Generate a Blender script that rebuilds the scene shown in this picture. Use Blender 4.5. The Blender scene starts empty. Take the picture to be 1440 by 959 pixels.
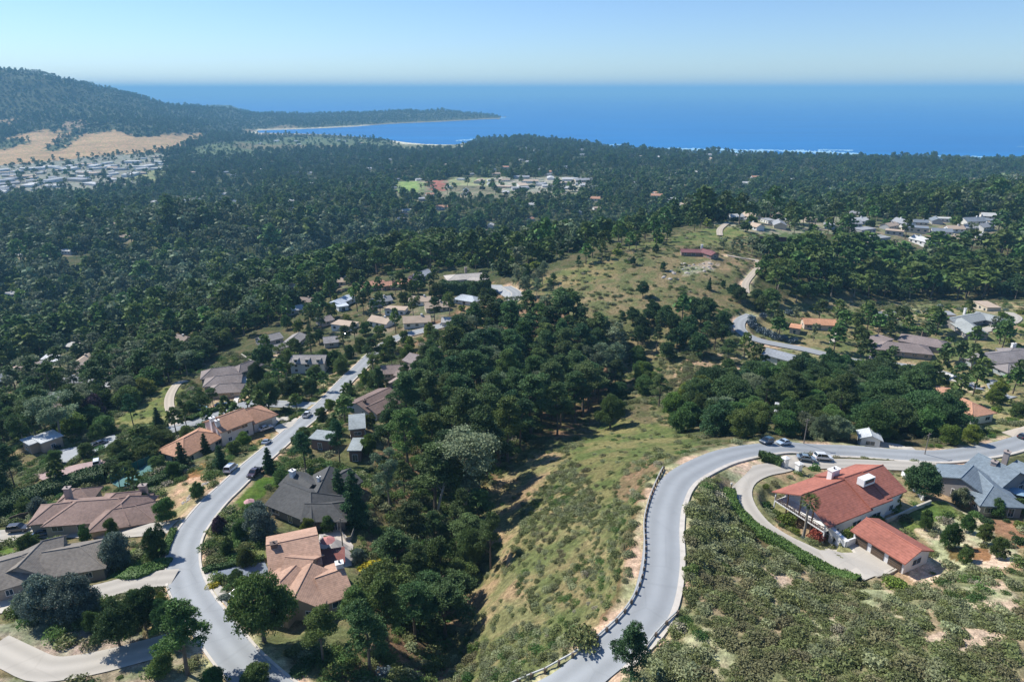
SKY = (1.0, .1, 2.2, .078, 3.8, (.74, .89, 1.14)); HAZE = (9.5e-5, (.32, .70, 1.0), 0.0); EXPO = 0.72
import bpy, bmesh, math, random
import numpy as np
from mathutils import Vector
from mathutils.geometry import delaunay_2d_cdt
R = math.radians
random.seed(7); RNG = np.random.default_rng(7)
scene = bpy.context.scene
COL = scene.collection
# ------------------------------------------------------------------ camera model (only used to read positions off the photograph)
F = 960.0; PITCH = R(20.2); CZ = 250.0
cP, sP = math.cos(PITCH), math.sin(PITCH)
def ray(px, py):
    u = (479.5 - py) / F
    return (px - 720.0) / F, cP + sP * u, -sP + cP * u
def slope(py):
    r, y, z = ray(0, py); return -z / y
def at_z(px, py, z):
    r, y, zz = ray(px, py); t = (z - CZ) / zz
    return (r * t, y * t)
# ------------------------------------------------------------------ noise
_perm = np.random.default_rng(3).random((256, 256))
def vnoise(x, y):
    xi = np.floor(x).astype(int); yi = np.floor(y).astype(int)
    fx = x - xi; fy = y - yi
    fx = fx * fx * (3 - 2 * fx); fy = fy * fy * (3 - 2 * fy)
    g = lambda a, b: _perm[a % 256, b % 256]
    return (g(xi, yi) * (1 - fx) * (1 - fy) + g(xi + 1, yi) * fx * (1 - fy) + g(xi, yi + 1) * (1 - fx) * fy + g(xi + 1, yi + 1) * fx * fy) * 2 - 1
def fbm(x, y, n=4):
    s = 0; a = 1.0; t = 0
    for i in range(n):
        s = s + a * vnoise(x + 17.3 * i, y + 9.1 * i); t += a; a *= .5; x = x * 2.03; y = y * 2.03
    return s / t
def sstep(a, b, x):
    t = np.clip((x - a) / (b - a), 0, 1); return t * t * (3 - 2 * t)
# ------------------------------------------------------------------ terrain: near field from surveyed points (px, py, metres below the eye)
CP = [
(255,800,90),(330,880,88),(340,660,96),(430,590,109),(490,545,115),(560,478,121),(500,400,128),(650,385,119),(720,410,119),
(130,735,98),(50,790,93),(0,940,88),(60,630,111),(100,560,127),(50,520,143),(0,600,126),(0,690,108),(0,800,93),(100,480,166),(200,520,140),(200,600,112),
(100,430,203),(300,420,161),(400,400,160),(500,380,154),(300,395,198),(400,370,203),(500,350,206),(600,332,199),(150,420,212),(330,385,206),(0,440,195),
(300,322,170),(300,300,166),(0,350,193),(0,300,196),(0,400,195),(100,330,188),(400,330,182),(400,290,174),(500,300,178),(600,300,180),(700,300,180),(800,300,180),(900,290,176),
(300,470,137),(400,440,134),(250,540,118),(300,580,113),(330,480,133),(440,480,126),(600,360,150),
(750,368,188),(850,335,185),(930,312,178),(1000,280,170),(1200,280,150),(1115,316,113),(1300,335,120),(1150,345,113),(1250,400,130),(1200,430,121),(1400,400,128),
(1000,330,103),(1030,310,108),(950,340,100),(1100,370,107),(1200,250,157),(1400,260,126),(1440,235,150),(1060,400,107),(1100,420,112),
(870,360,100),(980,360,98),(1040,380,102),(800,380,107),(730,395,113),(900,400,105),(1000,420,108),(1040,440,110),(950,470,112),(1000,520,115),(900,500,119),
(1060,460,114),(1150,490,116),(1270,480,116),(1400,450,116),(1270,520,119),(1400,500,117),(1360,560,108),
(1060,560,109),(1100,580,102),(1200,590,102),(1300,600,99.5),(1400,600,99.5),(1430,625,96),(1350,640,93),(1200,638,91.5),(1100,631,88),
(930,600,104),(900,570,110),(860,600,111),(960,625,92.5),(1060,632,84),(1005,647,80),(958,672,76.5),(940,703,75),(931,740,73.5),(930,780,72.5),(918,842,72),(902,872,72.5),(840,930,75),(790,965,77),
(800,800,84),(860,700,84),(850,640,93),(750,750,91),(700,850,90.5),(800,900,78),(700,940,83.5),(760,640,105),(820,620,106),
(540,820,94),(430,800,91),(430,700,95.5),(520,640,98.5),(520,570,106),(590,620,104),(640,760,103),(600,700,101),(650,600,109),(700,560,112),(700,500,117),(640,480,117),
(760,460,115),(800,500,119),(620,430,121),(840,540,121),(800,560,122),(690,705,106),(620,870,102),(640,800,104),(560,940,90),(440,930,87.5),(250,930,86.5),(650,940,94),(580,860,96),
(1440,940,70),(1300,900,70.5),(1100,850,74),(1000,900,71),(1050,750,78),(1040,700,80),(1200,790,80.5),(1300,800,79.5),(1400,750,81),(1400,850,74),(1000,780,75),(1350,700,84),(1380,670,88),(1130,655,85),(1250,655,88.5),(1150,710,82.5),(1240,700,83.5),
(-400,940,88),(-400,700,108),(-400,600,128),(-400,500,170),(-400,400,198),(-400,320,200),(1840,940,70),(1840,750,84),(1840,600,104),(1840,480,120),(1840,400,132),(1840,300,140),(720,1300,84),(1100,1300,68),(300,1300,88),(1500,1300,66),(-300,1300,90)]
def wcoord(x, y): return x / y * 3.0, np.log(y) * 2.2
_pts = []
for px, py, d in CP:
    x, y = at_z(px, py, CZ - d); _pts.append((x / y * 3.0, math.log(y) * 2.2, d))
_pts = np.array(_pts)
def _k(r2): return .5 * r2 * np.log(r2 + 1e-12)
_n = len(_pts)
_A = np.zeros((_n + 3, _n + 3))
_d2 = (_pts[:, None, 0] - _pts[None, :, 0]) ** 2 + (_pts[:, None, 1] - _pts[None, :, 1]) ** 2
_A[:_n, :_n] = _k(_d2) + np.eye(_n) * .006
_A[:_n, _n] = 1; _A[:_n, _n + 1:] = _pts[:, :2]; _A[_n, :_n] = 1; _A[_n + 1:, :_n] = _pts[:, :2].T
_sol = np.linalg.solve(_A, np.r_[_pts[:, 2], 0, 0, 0])
def near_z(x, y):
    u, v = wcoord(x, y); s = _sol[_n] + _sol[_n + 1] * u + _sol[_n + 2] * v
    for i in range(_n):
        s = s + _sol[i] * _k((u - _pts[i, 0]) ** 2 + (v - _pts[i, 1]) ** 2)
    return CZ - s
# far field: for each bearing (px on the horizon) knots of (distance, height)
def Y(py, z=0): return (CZ - z) / slope(py)
def crest(py, y): return CZ - slope(py) * y
def col_m(px, cpy, cy, foot, fy=3300):      # mountain bearings
    return px, [(900,60),(1200,45),(1640,15),(2400,14),(2700,22),(fy,foot),(fy+300,foot+22+.1*max(0,crest(cpy,cy)-foot)),(fy+.55*(cy-fy),foot+.5*(crest(cpy,cy)-foot)),(fy+.8*(cy-fy),foot+.85*(crest(cpy,cy)-foot)),(cy,crest(cpy,cy)),(cy+900,crest(cpy,cy)-60),(9000,60),(12000,-60)]
def col_b(px, z12, z18, z23, s1, s2, cpy, cy):  # bay bearings
    a, b = Y(s1), Y(s2)
    return px, [(900,70),(1200,z12),(1800,z18),(2300,z23),(a-(400 if 560<px<645 else 140),5 if 560<px<645 else 7),(a,0),(a+50,-6),(b-40,-6),(b,0),(b+160,16),(cy,crest(cpy,cy)),(cy+700,-10),(12000,-60)]
def col_s(px, z23y, z23, s):                # open sea bearings
    return px, [(900,75),(1200,73),(1800,max(55,z23+8)),(z23y,z23),(s-60,8),(s,0),(s+60,-8),(s+400,-14),(s+600,-14),(8000,-30),(9000,-30),(10000,-40),(12000,-60)]
FAR = [col_m(-900,95,4100,60), col_m(-300,91,4150,60), col_m(0,94,4200,66), col_m(60,102,4350,60), col_m(110,114,4500,55), col_m(170,126.5,5000,60), col_m(215,140,5100,48), col_m(240,147,5200,40),
       col_m(285,151,5400,26,3600), col_m(330,155,5700,16,4300),
       col_b(365,65,25,15,187,184,158.5,6100), col_b(410,65,25,15,188,182.5,160,6200), col_b(450,65,26,15,189,181,161.5,6300), col_b(500,66,30,18,192.5,178.5,161,6400), col_b(545,68,38,24,197,175,157,6500),
       col_b(575,70,42,28,201,173.5,154,6500), col_b(600,70,45,30,203,172.5,157.5,6500), col_b(622,70,46,31,203.5,171.5,156,6550), col_b(640,70,48,32,203.5,170.5,160,6600), col_b(675,72,50,38,198,168.5,162,6600),
       col_b(700,72,52,44,196.5,167.5,165,6700), col_s(712,3300,28,3650), col_s(740,3350,28,3700), col_s(800,3100,30,3380), col_s(860,2750,26,2950), col_s(1000,2450,36,2720), col_s(1200,2300,34,2520), col_s(1440,2200,34,2440), col_s(2200,2200,34,2440)]
_fa = np.array([(px - 720) / F / 1.045 for px, k in FAR])
_fy = np.array([[a for a, b in k] for px, k in FAR]); _fz = np.array([[b for a, b in k] for px, k in FAR])
def far_z(x, y):
    a = np.clip(x / y, _fa[0], _fa[-1]); i = np.clip(np.searchsorted(_fa, a) - 1, 0, len(_fa) - 2)
    f = (a - _fa[i]) / (_fa[i + 1] - _fa[i])
    out = np.full(np.shape(a), -60.0)
    for k in range(12):
        y0 = _fy[i, k] * (1 - f) + _fy[i + 1, k] * f; y1 = _fy[i, k + 1] * (1 - f) + _fy[i + 1, k + 1] * f
        z0 = _fz[i, k] * (1 - f) + _fz[i + 1, k] * f; z1 = _fz[i, k + 1] * (1 - f) + _fz[i + 1, k + 1] * f
        t = (y - y0) / (y1 - y0 + 1e-9); m = (t >= 0) & (t < 1)
        out = np.where(m, z0 + (z1 - z0) * (t * .6 + .4 * t * t * (3 - 2 * t)), out)
    return np.where(y < _fy[i, 0] , 70.0, out)
def base_z(x, y):
    n = near_z(x, np.minimum(y, 1500.0)); f = far_z(x, y)
    w = sstep(880, 1230, y)
    z = n * (1 - w) + f * w
    rough = sstep(2600, 4200, y) * np.clip(z / 60, 0, 1)
    z = z + rough * (24 * fbm(x / 520, y / 700, 4) + 9 * fbm(x / 150 + 5, y / 260, 3))
    z = z + sstep(450, 700, y) * (1 - sstep(1900, 2600, y)) * 5 * fbm(x / 160, y / 160, 3) * np.clip(z / 40, 0, 1)
    return z
NA, NY = 760, 860
A0, A1, L0, L1 = -1.3, 1.3, math.log(38.0), math.log(11500.0)
ga = np.linspace(A0, A1, NA); gl = np.linspace(L0, L1, NY)
GA, GL = np.meshgrid(ga, gl)          # rows = distance
GY = np.exp(GL); GX = GA * GY
GZ = base_z(GX, GY)
def gidx(x, y):
    x = np.asarray(x, float); y = np.maximum(np.asarray(y, float), 38.5)
    fa = np.clip((x / y - A0) / (A1 - A0) * (NA - 1), 0, NA - 1.001); fl = np.clip((np.log(y) - L0) / (L1 - L0) * (NY - 1), 0, NY - 1.001)
    return fa, fl
def samp(G, x, y):
    fa, fl = gidx(x, y); i = fa.astype(int); j = fl.astype(int); u = fa - i; v = fl - j
    return G[j, i] * (1 - u) * (1 - v) + G[j, i + 1] * u * (1 - v) + G[j + 1, i] * (1 - u) * v + G[j + 1, i + 1] * u * v
def hz(x, y): return float(samp(GZ, x, y))
def pick(px, py, dz=0.0, ymax=None):
    """where the sight line of a photo pixel meets the ground (raised by dz)"""
    r, yc, zc = ray(px, py); a = r / yc; s = zc / yc
    ys = np.exp(np.linspace(math.log(45), math.log(11000), 2600))
    h = samp(GZ, a * ys, ys) + dz; d = CZ + s * ys - h
    k = np.where(d <= 0)[0]
    if len(k) == 0: k = [len(ys) - 1]
    k = max(1, int(k[0])); t = d[k - 1] / (d[k - 1] - d[k] + 1e-9); t = min(max(t, 0), 1)
    y = ys[k - 1] + (ys[k] - ys[k - 1]) * t
    return (a * y, y)
def curve(pts, step=2.0, z=True):
    """Catmull-Rom through world points, resampled"""
    P = [np.array(p, float) for p in pts]; P = [2 * P[0] - P[1]] + P + [2 * P[-1] - P[-2]]
    out = []
    for i in range(1, len(P) - 2):
        n = 12
        for k in range(n):
            t = k / n
            out.append(.5 * ((2 * P[i]) + (-P[i-1] + P[i+1]) * t + (2*P[i-1] - 5*P[i] + 4*P[i+1] - P[i+2]) * t*t + (-P[i-1] + 3*P[i] - 3*P[i+1] + P[i+2]) * t**3))
    out.append(P[-2]); out = np.array(out)
    s = np.r_[0, np.cumsum(np.hypot(*np.diff(out[:, :2], axis=0).T))]
    m = max(3, int(s[-1] / step)); q = np.linspace(0, s[-1], m)
    return np.stack([np.interp(q, s, out[:, c]) for c in range(out.shape[1])], 1)
# ------------------------------------------------------------------ roads (centre lines read off the photograph)
ROADS = {
 'road': ([(700,1010),(790,968),(840,930),(875,900),(902,872),(918,842),(926,812),(930,780),(931,740),(938,705),(958,672),(1005,647),(1035,638),(1060,633),(1100,630),(1140,632.5),(1200,636),(1260,639.5),(1310,641.5),(1345,640),(1400,632),(1445,620),(1500,606)], 6.1),
 'street': ([(420,1000),(375,965),(335,926),(303,885),(277,850),(262,820),(257,790),(263,760),(279,734),(301,707),(326,683),(352,658),(385,630),(415,604),(440,584),(463,562),(486,537),(505,519),(522,502),(540,487),(562,475),(605,463),(650,451),(690,439),(716,427),(727,414),(712,404)], 6.0),
 'upper_road': ([(1056,444),(1042,450),(1039,461),(1050,473),(1070,481),(1101,487),(1131,492),(1153,497),(1196,507),(1220,510.5),(1260,515),(1290,519),(1321,525),(1350,534),(1372,548)], 6.0),
 'side_street': ([(452,571),(425,571),(395,569),(360,568),(325,576),(290,589),(262,598),(236,606)], 6.0),
 'gravel_track': ([(1049,413),(1048,400),(1056,388),(1067,376),(1064,368),(1046,364),(1022,360)], 4.0),
 'far_drive': ([(1012,332),(1012,324),(1018,318),(1024,314)], 4.5),
 'dirt_path': ([(246,600),(243,585),(238,570),(240,555),(250,540),(262,536)], 3.5),
 'house_drive': ([(1112,641),(1126,649),(1150,652),(1200,653.5),(1260,655),(1322,657)], 4.6),
 'loop_drive': ([(1118,650),(1098,656),(1070,662),(1048,673),(1040,690),(1046,712),(1066,737),(1095,758),(1130,776),(1160,790)], 5.0),
 'entry_drive': ([(262,739),(238,741),(205,745),(165,748),(120,748),(70,748),(25,752),(-20,756)], 5.0),
 'lower_drive': ([(246,812),(215,815),(180,822),(140,832),(100,840),(60,847)], 5.0),
 'corner_drive': ([(240,905),(200,915),(150,928),(100,938),(60,940),(25,925),(-10,908)], 5.2),
 'terrace_drive': ([(1368,470),(1395,462),(1420,455),(1430,447),(1418,440)], 5.0),
 'lane': ([(1395,535),(1400,548),(1410,557),(1425,560)], 5.0),
}
ROADW = {}
def seg_dist(P, C):
    """distance of points P (n,2) to polyline C (m,k) and the interpolated row there"""
    best = np.full(len(P), 1e9); val = np.zeros(len(P))
    for i in range(len(C) - 1):
        a = C[i, :2]; d = C[i + 1, :2] - a; L = d @ d + 1e-9
        t = np.clip(((P - a) @ d) / L, 0, 1); q = a + t[:, None] * d
        e = np.hypot(*(P - q).T); m = e < best
        best[m] = e[m]; val[m] = (C[i, 2] + (C[i + 1, 2] - C[i, 2]) * t)[m]
    return best, val
BLOCK = np.zeros_like(GZ)      # 1 = no plants
def near_mask(C, r):
    x0, x1, y0, y1 = C[:, 0].min() - r, C[:, 0].max() + r, C[:, 1].min() - r, C[:, 1].max() + r
    return np.where((GX > x0) & (GX < x1) & (GY > y0) & (GY < y1))
RDIST = {}
for nm, (pl, w) in sorted(ROADS.items(), key=lambda kv: kv[0] in ('road', 'street', 'upper_road')):
    pts = []
    for (px, py) in pl:
        x, y = pick(px, py); pts.append((x, y, hz(x, y)))
    C = curve(pts, 2.0 if pts[0][1] < 260 else 3.0)
    z = C[:, 2].copy()
    for _ in range(14): z[1:-1] = (z[:-2] + z[1:-1] * 2 + z[2:]) / 4
    C[:, 2] = z; ROADW[nm] = (C, w)
    J, I = near_mask(C, w / 2 + 8)
    d, v = seg_dist(np.stack([GX[J, I], GY[J, I]], 1), C)
    wgt = 1 - sstep(w / 2 + 1.2, w / 2 + (6 if w > 6 else 3.5), d)
    GZ[J, I] = GZ[J, I] * (1 - wgt) + (v - .02) * wgt
    BLOCK[J, I] = np.maximum(BLOCK[J, I], (d < w / 2 + 1.6) * 1.0)
    RDIST[nm] = (J, I, d)
# ------------------------------------------------------------------ houses: spec tables, pads
# wing: (x1,y1,x2,y2 = ridge ends in the photo, width, end types, eave height, ridge rise)
TAN=(.43,.27,.19); ROSE=(.27,.185,.15); GREYB=(.21,.185,.155); CHAR=(.085,.085,.082); TERRA=(.36,.135,.095); OCHRE=(.42,.22,.12); SLATE=(.17,.21,.24); BROWN=(.19,.135,.115); PALE=(.5,.46,.4); WHITE=(.78,.77,.74); CREAM=(.55,.46,.34)
HOUSES = [
 dict(k='house', ws=.73, l='two storey white house with red tiled gable roofs inside the looping driveway', base=(1165,715), wall=WHITE, roof=TERRA, tile=1,
      w=[(1129,695,1187,674,17.5,'gg',4.4,2.9),(1189,670.5,1216,661.5,17.2,'gg',4.9,2.9),(1215,663,1240,654,15,'gg',5.2,2.7)], ch=[(1171,671,2.4,1.1,1.6,'w')], pad=3),
 dict(k='garage', l='long three-bay garage with a red tiled gable roof below the white house', cat='garage', base=(1250,785), wall=(.66,.66,.66), roof=TERRA, tile=1,
      w=[(1221,729,1293,771.5,8.2,'gg',2.9,1.3)], gar=[(0,3)], pad=2),
 dict(k='house', ws=.95, l='large house with a tan shingle roof of many crossing gables beside the dark blue driveway', base=(425,815), wall=(.33,.26,.2), roof=TAN,
      w=[(377,766,444,752,12.5,'gg',3.3,2.2),(414,796,393,818,10,'gh',3.2,2.0),(437,793,414,838,9.5,'gg',3.35,2.0),(446,812,481,800,10,'gg',3.0,1.9),(404,783,438,786,9,'gg',3.1,2.3)], ch=[(386,772,1.2,1.0,1.1,'b'),(478,800,1.3,1.1,1.2,'w')], gar=[(1,1)]),
 dict(k='house', ws=.8, l='low brownish pink hip roofed house with two front garages left of the street', base=(130,738), wall=(.40,.35,.29), roof=ROSE,
      w=[(108,705,166,701,13,'hh',3.0,2.3),(74,709,98,706,9.5,'hh',2.9,1.9),(163,693,197,690,9,'hg',3.0,2.0),(158,716,190,711,10.5,'hh',2.95,2.0),(170,708,182,697,9.5,'hh',3.2,2.2)], ch=[(202,690,1.6,1.1,1.4,'p'),(96,694,1.3,1.2,1.5,'p')], gar=[(3,0),(1,1)]),
 dict(k='hut', l='small eight-sided pavilion with a pinkish brown roof behind the low hip roofed house', cat='pavilion', base=(110,702), wall=(.4,.35,.3), roof=ROSE, w=[(106,687,113,686.5,7.5,'hh',2.8,1.7)]),
 dict(k='house', l='grey brown shingled house with fanned gable wings at the left edge below the entry drive', base=(55,800), wall=(.30,.27,.24), roof=GREYB,
      w=[(60,760,86,754,9,'gg',3.2,2.2),(57,763,26,795,11,'gg',3.3,2.3),(62,776,112,768,11.5,'gh',3.1,2.2),(-14,793,30,781,13,'gh',3.1,2.3)], gar=[]),
 dict(k='house', l='orange tan roofed house with a white and blue balconied front across its curved driveway', base=(310,618), wall=(.62,.60,.56), roof=(.44,.245,.155),
      w=[(297,590,341,574,12,'gg',5.4,2.3),(258,616,277,606,12.5,'hh',3.2,2.5),(343,577,354,573,12.5,'gh',3.6,2.6),(320,594,330,590,6,'gg',4.4,1.4)], ch=[(299,594,1.4,1.1,1.6,'w'),(306,597,1.2,1.0,1.2,'w')], gar=[(2,0)]),
 dict(k='house', l='dark charcoal roofed house of spreading gables above the small lawn right of the street', base=(435,702), wall=(.16,.15,.14), roof=CHAR,
      w=[(400,678,437,692,13.5,'gh',3.1,2.6),(411,662,438,680,8,'gg',3.3,2.0),(463,656,447,690,9,'gg',3.2,2.2),(470,671,491,659,9,'gg',3.0,2.0),(431,708,466,708,9,'gh',2.9,1.7)], ch=[(412,670,1.2,1.1,1.5,'w'),(449,678,.6,.6,.9,'w')]),
 dict(k='house', l='long brown low gabled house beside the street junction behind clipped bushes', base=(520,585), wall=(.45,.43,.42), roof=BROWN,
      w=[(502,566,547,545,12.5,'gg',3.0,1.8),(518,571,540,561,9,'gh',2.9,1.4)], ch=[(513,567,.9,.8,1.0,'b')]),
 dict(k='house', l='modern flat roofed house of stacked pale grey boxes among pines', base=(500,640), wall=(.22,.14,.11), roof=(.27,.30,.30), flat=1,
      w=[(492,594,512,592,11,'ff',5.0,.1),(494,625,510,625,8,'ff',3.4,.1),(449,618,460,607,7,'ff',3.2,.1)]),
 dict(k='house', l='two storey white house with a grey gable roof and dormers at the street bend', base=(435,522), wall=(.62,.66,.68), roof=(.3,.28,.26),
      w=[(411,499,458,499,10,'gg',5.2,2.2)], dorm=3),
 dict(k='house', l='house with three stepped grey brown hip roofs beside the dirt path', base=(310,545), wall=(.42,.36,.31), roof=(.25,.21,.19),
      w=[(298,518,322,515,10,'hh',2.9,2.2),(303,529,322,527,10,'hh',2.8,2.0),(308,540,325,539,9,'hh',2.7,1.9),(338,512,352,507,8,'hh',3.0,1.9)]),
 dict(k='house', l='grey house with an open gabled porch above the white dormered house', base=(385,485), wall=(.36,.34,.32), roof=(.29,.27,.25),
      w=[(363,474,392,467,10,'gg',3.2,1.8),(405,480,421,467,9,'gg',3.0,1.6),(384,485,400,481,8,'gg',2.7,1.3)]),
 dict(k='house', l='small light grey gabled house behind the tall pine of the upper street', base=(465,482), wall=(.48,.47,.45), roof=(.33,.31,.3), w=[(455,474,474,472,9,'gg',3,1.8)]),
 dict(k='house', l='white and pale blue flat fronted house on the far slope of the left ridge', base=(483,430), wall=(.70,.74,.78), roof=(.5,.55,.6), w=[(470,424,492,414,9,'gg',3.4,1.2),(474,430,488,428,7,'ff',2.8,.1)]),
 dict(k='house', l='long orange roofed house at the end of the left ridge with a grassy terrace', base=(540,404), wall=(.48,.33,.26), roof=(.5,.26,.17), w=[(508,397,532,394,11,'gh',3.4,1.8),(534,397,570,392,9,'gh',3.2,1.6),(548,400,566,399,8,'ff',2.9,.1)]),
 dict(k='house', l='grey roofed house behind the long orange roofed one at the ridge end', base=(590,388), wall=(.5,.5,.5), roof=(.33,.35,.37), w=[(581,386,601,378,10,'gg',3,1.9)]),
 dict(k='house', l='wide pale roofed house standing above the dark clipped cypress screen', base=(655,390), wall=(.55,.5,.44), roof=(.44,.40,.35), w=[(641,386,668,384,15,'hh',3.4,1.8),(663,389,676,390,9,'hh',3,1.2)], ch=[(655,379,1.5,1.4,1.3,'p')]),
 dict(k='house', l='pale blue grey hip roofed house in front of the cypress screen', base=(657,420), wall=(.6,.62,.62), roof=(.46,.5,.52), w=[(651,414,664,416,10,'hh',3,2)]),
 dict(k='house', l='U-shaped brown house with a pale courtyard wing right of the upper street', base=(560,532), wall=(.48,.4,.34), roof=(.27,.21,.185), w=[(536,514,576,512,9.5,'gh',3,1.9),(552,537,577,521,8,'gg',2.9,1.5),(560,519,572,521,7,'gg',2.7,1.3)]),
 dict(k='house', l='brown roofed house half hidden by the grove at the top of the upper street', base=(620,488), wall=(.47,.4,.35), roof=(.27,.22,.2), w=[(612,478,632,477,10,'gh',3,1.9)]),
 dict(k='house', l='grey brown gabled house tucked behind pines right of the upper street', base=(583,508), wall=(.42,.38,.33), roof=(.26,.22,.21), w=[(577,496,597,503,10,'gg',3,2)]),
 dict(k='house', l='purple brown roofed house on the crown of the grassy hill', base=(985,358), wall=(.30,.2,.16), roof=(.20,.09,.09), w=[(958,350,996,351,7.5,'gh',2.6,1.2),(988,349.5,1006,355,7,'gg',2.8,1.3)], ch=[(987,347,1.2,1.2,1.6,'w')]),
 dict(k='house', l='orange tiled house above the row of blue grey shrubs on the upper road', base=(1150,462), wall=(.62,.5,.4), roof=(.55,.28,.16), tile=1, w=[(1130,447,1174,449,9,'gg',3.2,1.8),(1112,458,1126,460,8,'ff',3.0,.1)]),
 dict(k='house', l='sprawling grey brown hip roofed house with a pink terrace above the upper road', base=(1275,495), wall=(.42,.34,.28), roof=(.24,.195,.18), w=[(1248,480,1290,484,13,'hh',3.1,2.2),(1284,471,1318,477,12,'hh',3.2,2.1),(1228,478,1246,474,9,'ff',3.0,.1)], ch=[(1300,468,2,1.2,1.3,'b')]),
 dict(k='house', l='grey house with long radiating wings beside the circular driveway', base=(1370,458), wall=(.32,.29,.27), roof=(.30,.32,.31), w=[(1335,448,1378,440,11,'gg',3.1,1.8),(1352,447,1376,463,12,'gg',3.2,2.1),(1374,438,1399,444,10,'gh',3.0,1.7)], ch=[(1319,444,1,1,1.4,'w'),(1357,437,1,1,1.3,'w')]),
 dict(k='house', l='wide brown grey hip roofed house at the right edge above the lane', base=(1405,508), wall=(.36,.40,.41), roof=(.25,.225,.215), w=[(1382,498,1436,492,14,'hh',3.1,2.2),(1418,512,1450,509,9,'hh',2.9,1.7),(1425,489,1460,491,10,'hh',3.2,2.1)], ch=[(1425,487,2,1,1.2,'w')]),
 dict(k='house', l='white walled house with a long blue grey roof below the upper road bend', base=(1100,509), wall=(.74,.74,.72), roof=(.28,.30,.32), w=[(1079,489,1125,501,9,'gg',4.8,1.6)]),
 dict(k='house', l='white walled villa with an orange tiled wing and flat pink roof above the oak belt', base=(1355,580), wall=(.76,.75,.73), roof=(.50,.27,.17), tile=1, w=[(1345,556,1367,566,11,'gh',3.6,1.9),(1318,549,1336,552,9,'ff',3.0,.1)]),
 dict(k='house', l='slate blue grey gabled house with timber trellis front at the right edge', base=(1385,684), wall=(.30,.28,.27), roof=SLATE, w=[(1368,655,1352,671,15,'gg',3.2,2.4),(1377,664,1397,683,10,'gh',3.1,1.9),(1378,638,1432,663,12.5,'gg',3.6,2.6),(1432,648,1460,662,10,'gg',3.0,1.8)], ch=[(1414,645,1.2,1.1,2.0,'p'),(1396,659,1.2,1.1,2.0,'p')]),
 dict(k='house', l='flat roofed tan and light blue building at the parking court on the far left', base=(62,636), wall=(.40,.31,.24), roof=(.48,.50,.50), flat=1, w=[(52,619,80,609,8,'ff',3.6,.1),(36,622,50,617,7,'ff',3.3,.1)]),
 dict(k='house', l='white roofed building glimpsed through the dense tree belt above the parked cars', base=(1100,585), wall=(.7,.7,.7), roof=(.66,.66,.64), w=[(1092,566,1104,568,7,'gh',3,1.4),(1112,571,1124,577,6,'gg',2.8,1.2)]),
 dict(k='house', l='light grey shed roofed cottage at the right end of the tree belt', base=(1222,622), wall=(.6,.62,.62), roof=(.5,.53,.54), w=[(1222,602,1226,612,6,'gg',3,1.0)]),
 dict(k='house', l='white roofed house in the trees of the lower left slope', base=(72,505), wall=(.66,.66,.66), roof=(.62,.63,.64), w=[(66,498,86,502,9,'gg',3,1.5)]),
 dict(k='house', l='tan roofed cottage left of the white roofed one in the lower slope trees', base=(38,508), wall=(.6,.5,.42), roof=(.5,.36,.28), w=[(33,502,42,501,7,'gg',3,1.5)]),
 dict(k='house', l='small pinkish roofed house at the foot of the left slope clearing', base=(28,516), wall=(.6,.5,.45), roof=(.55,.42,.36), w=[(25,514,33,513,7,'hh',3,1.5)]),
 dict(k='house', l='pale roofed house beside the rounded lime tree at the canyon mouth', base=(112,486), wall=(.6,.58,.54), roof=(.52,.5,.46), w=[(100,481,118,483,9,'hh',3,1.4)]),
 dict(k='house', l='white gabled house among pines left of the three hip roofed house', base=(275,486), wall=(.7,.68,.64), roof=(.6,.57,.52), w=[(268,484,282,480,8,'gg',3,1.6)]),
 dict(k='house', l='tan house glimpsed in the ridge forest above the white gabled one', base=(325,445), wall=(.6,.5,.42), roof=(.5,.36,.29), w=[(318,444,328,440,8,'gg',3,1.6)]),
 dict(k='house', l='green grey roofed house inside the round hedges of the left ridge', base=(405,420), wall=(.4,.42,.36), roof=(.34,.37,.32), w=[(398,416,412,414,11,'hh',3,1.6)]),
 dict(k='house', l='light grey house behind the grey porch house on the left ridge', base=(415,435), wall=(.5,.52,.52), roof=(.42,.44,.45), w=[(402,432,424,428,10,'gg',3,1.6)]),
 dict(k='house', l='brown gabled house with parked cars below the white and blue house', base=(460,450), wall=(.42,.36,.32), roof=(.28,.235,.215), w=[(448,447,464,443,9,'gg',3,1.6)]),
 dict(k='house', l='pale house behind the tree line at the ravine head beside the end of the street', base=(630,452), wall=(.6,.58,.55), roof=(.5,.48,.45), w=[(622,446,640,446,8,'gg',3,1.5)]),
]
def ht_of(w): return w[6] + w[7]
PADS = []
for h in HOUSES:
    bx, by = pick(*h['base']); h['z'] = hz(bx, by)
    h['wings'] = []
    for i, (x1, y1, x2, y2, wd, en, ev, rs) in enumerate(h['w']):
        ev += .03 * i; wd *= h.get('ws', .85)
        a = np.array(at_z(x1, y1, h['z'] + ev + rs)); b = np.array(at_z(x2, y2, h['z'] + ev + rs))
        if b[0] < a[0]: a, b = b, a; en = en[::-1]
        L = np.linalg.norm(b - a); u = (b - a) / L
        lo = -(wd / 2 if en[0] == 'h' else 0); hi = L + (wd / 2 if en[1] == 'h' else 0)
        h['wings'].append(dict(o=a, u=u, L=L, W=wd, en=en, ev=ev, rs=rs, lo=lo, hi=hi))
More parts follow.
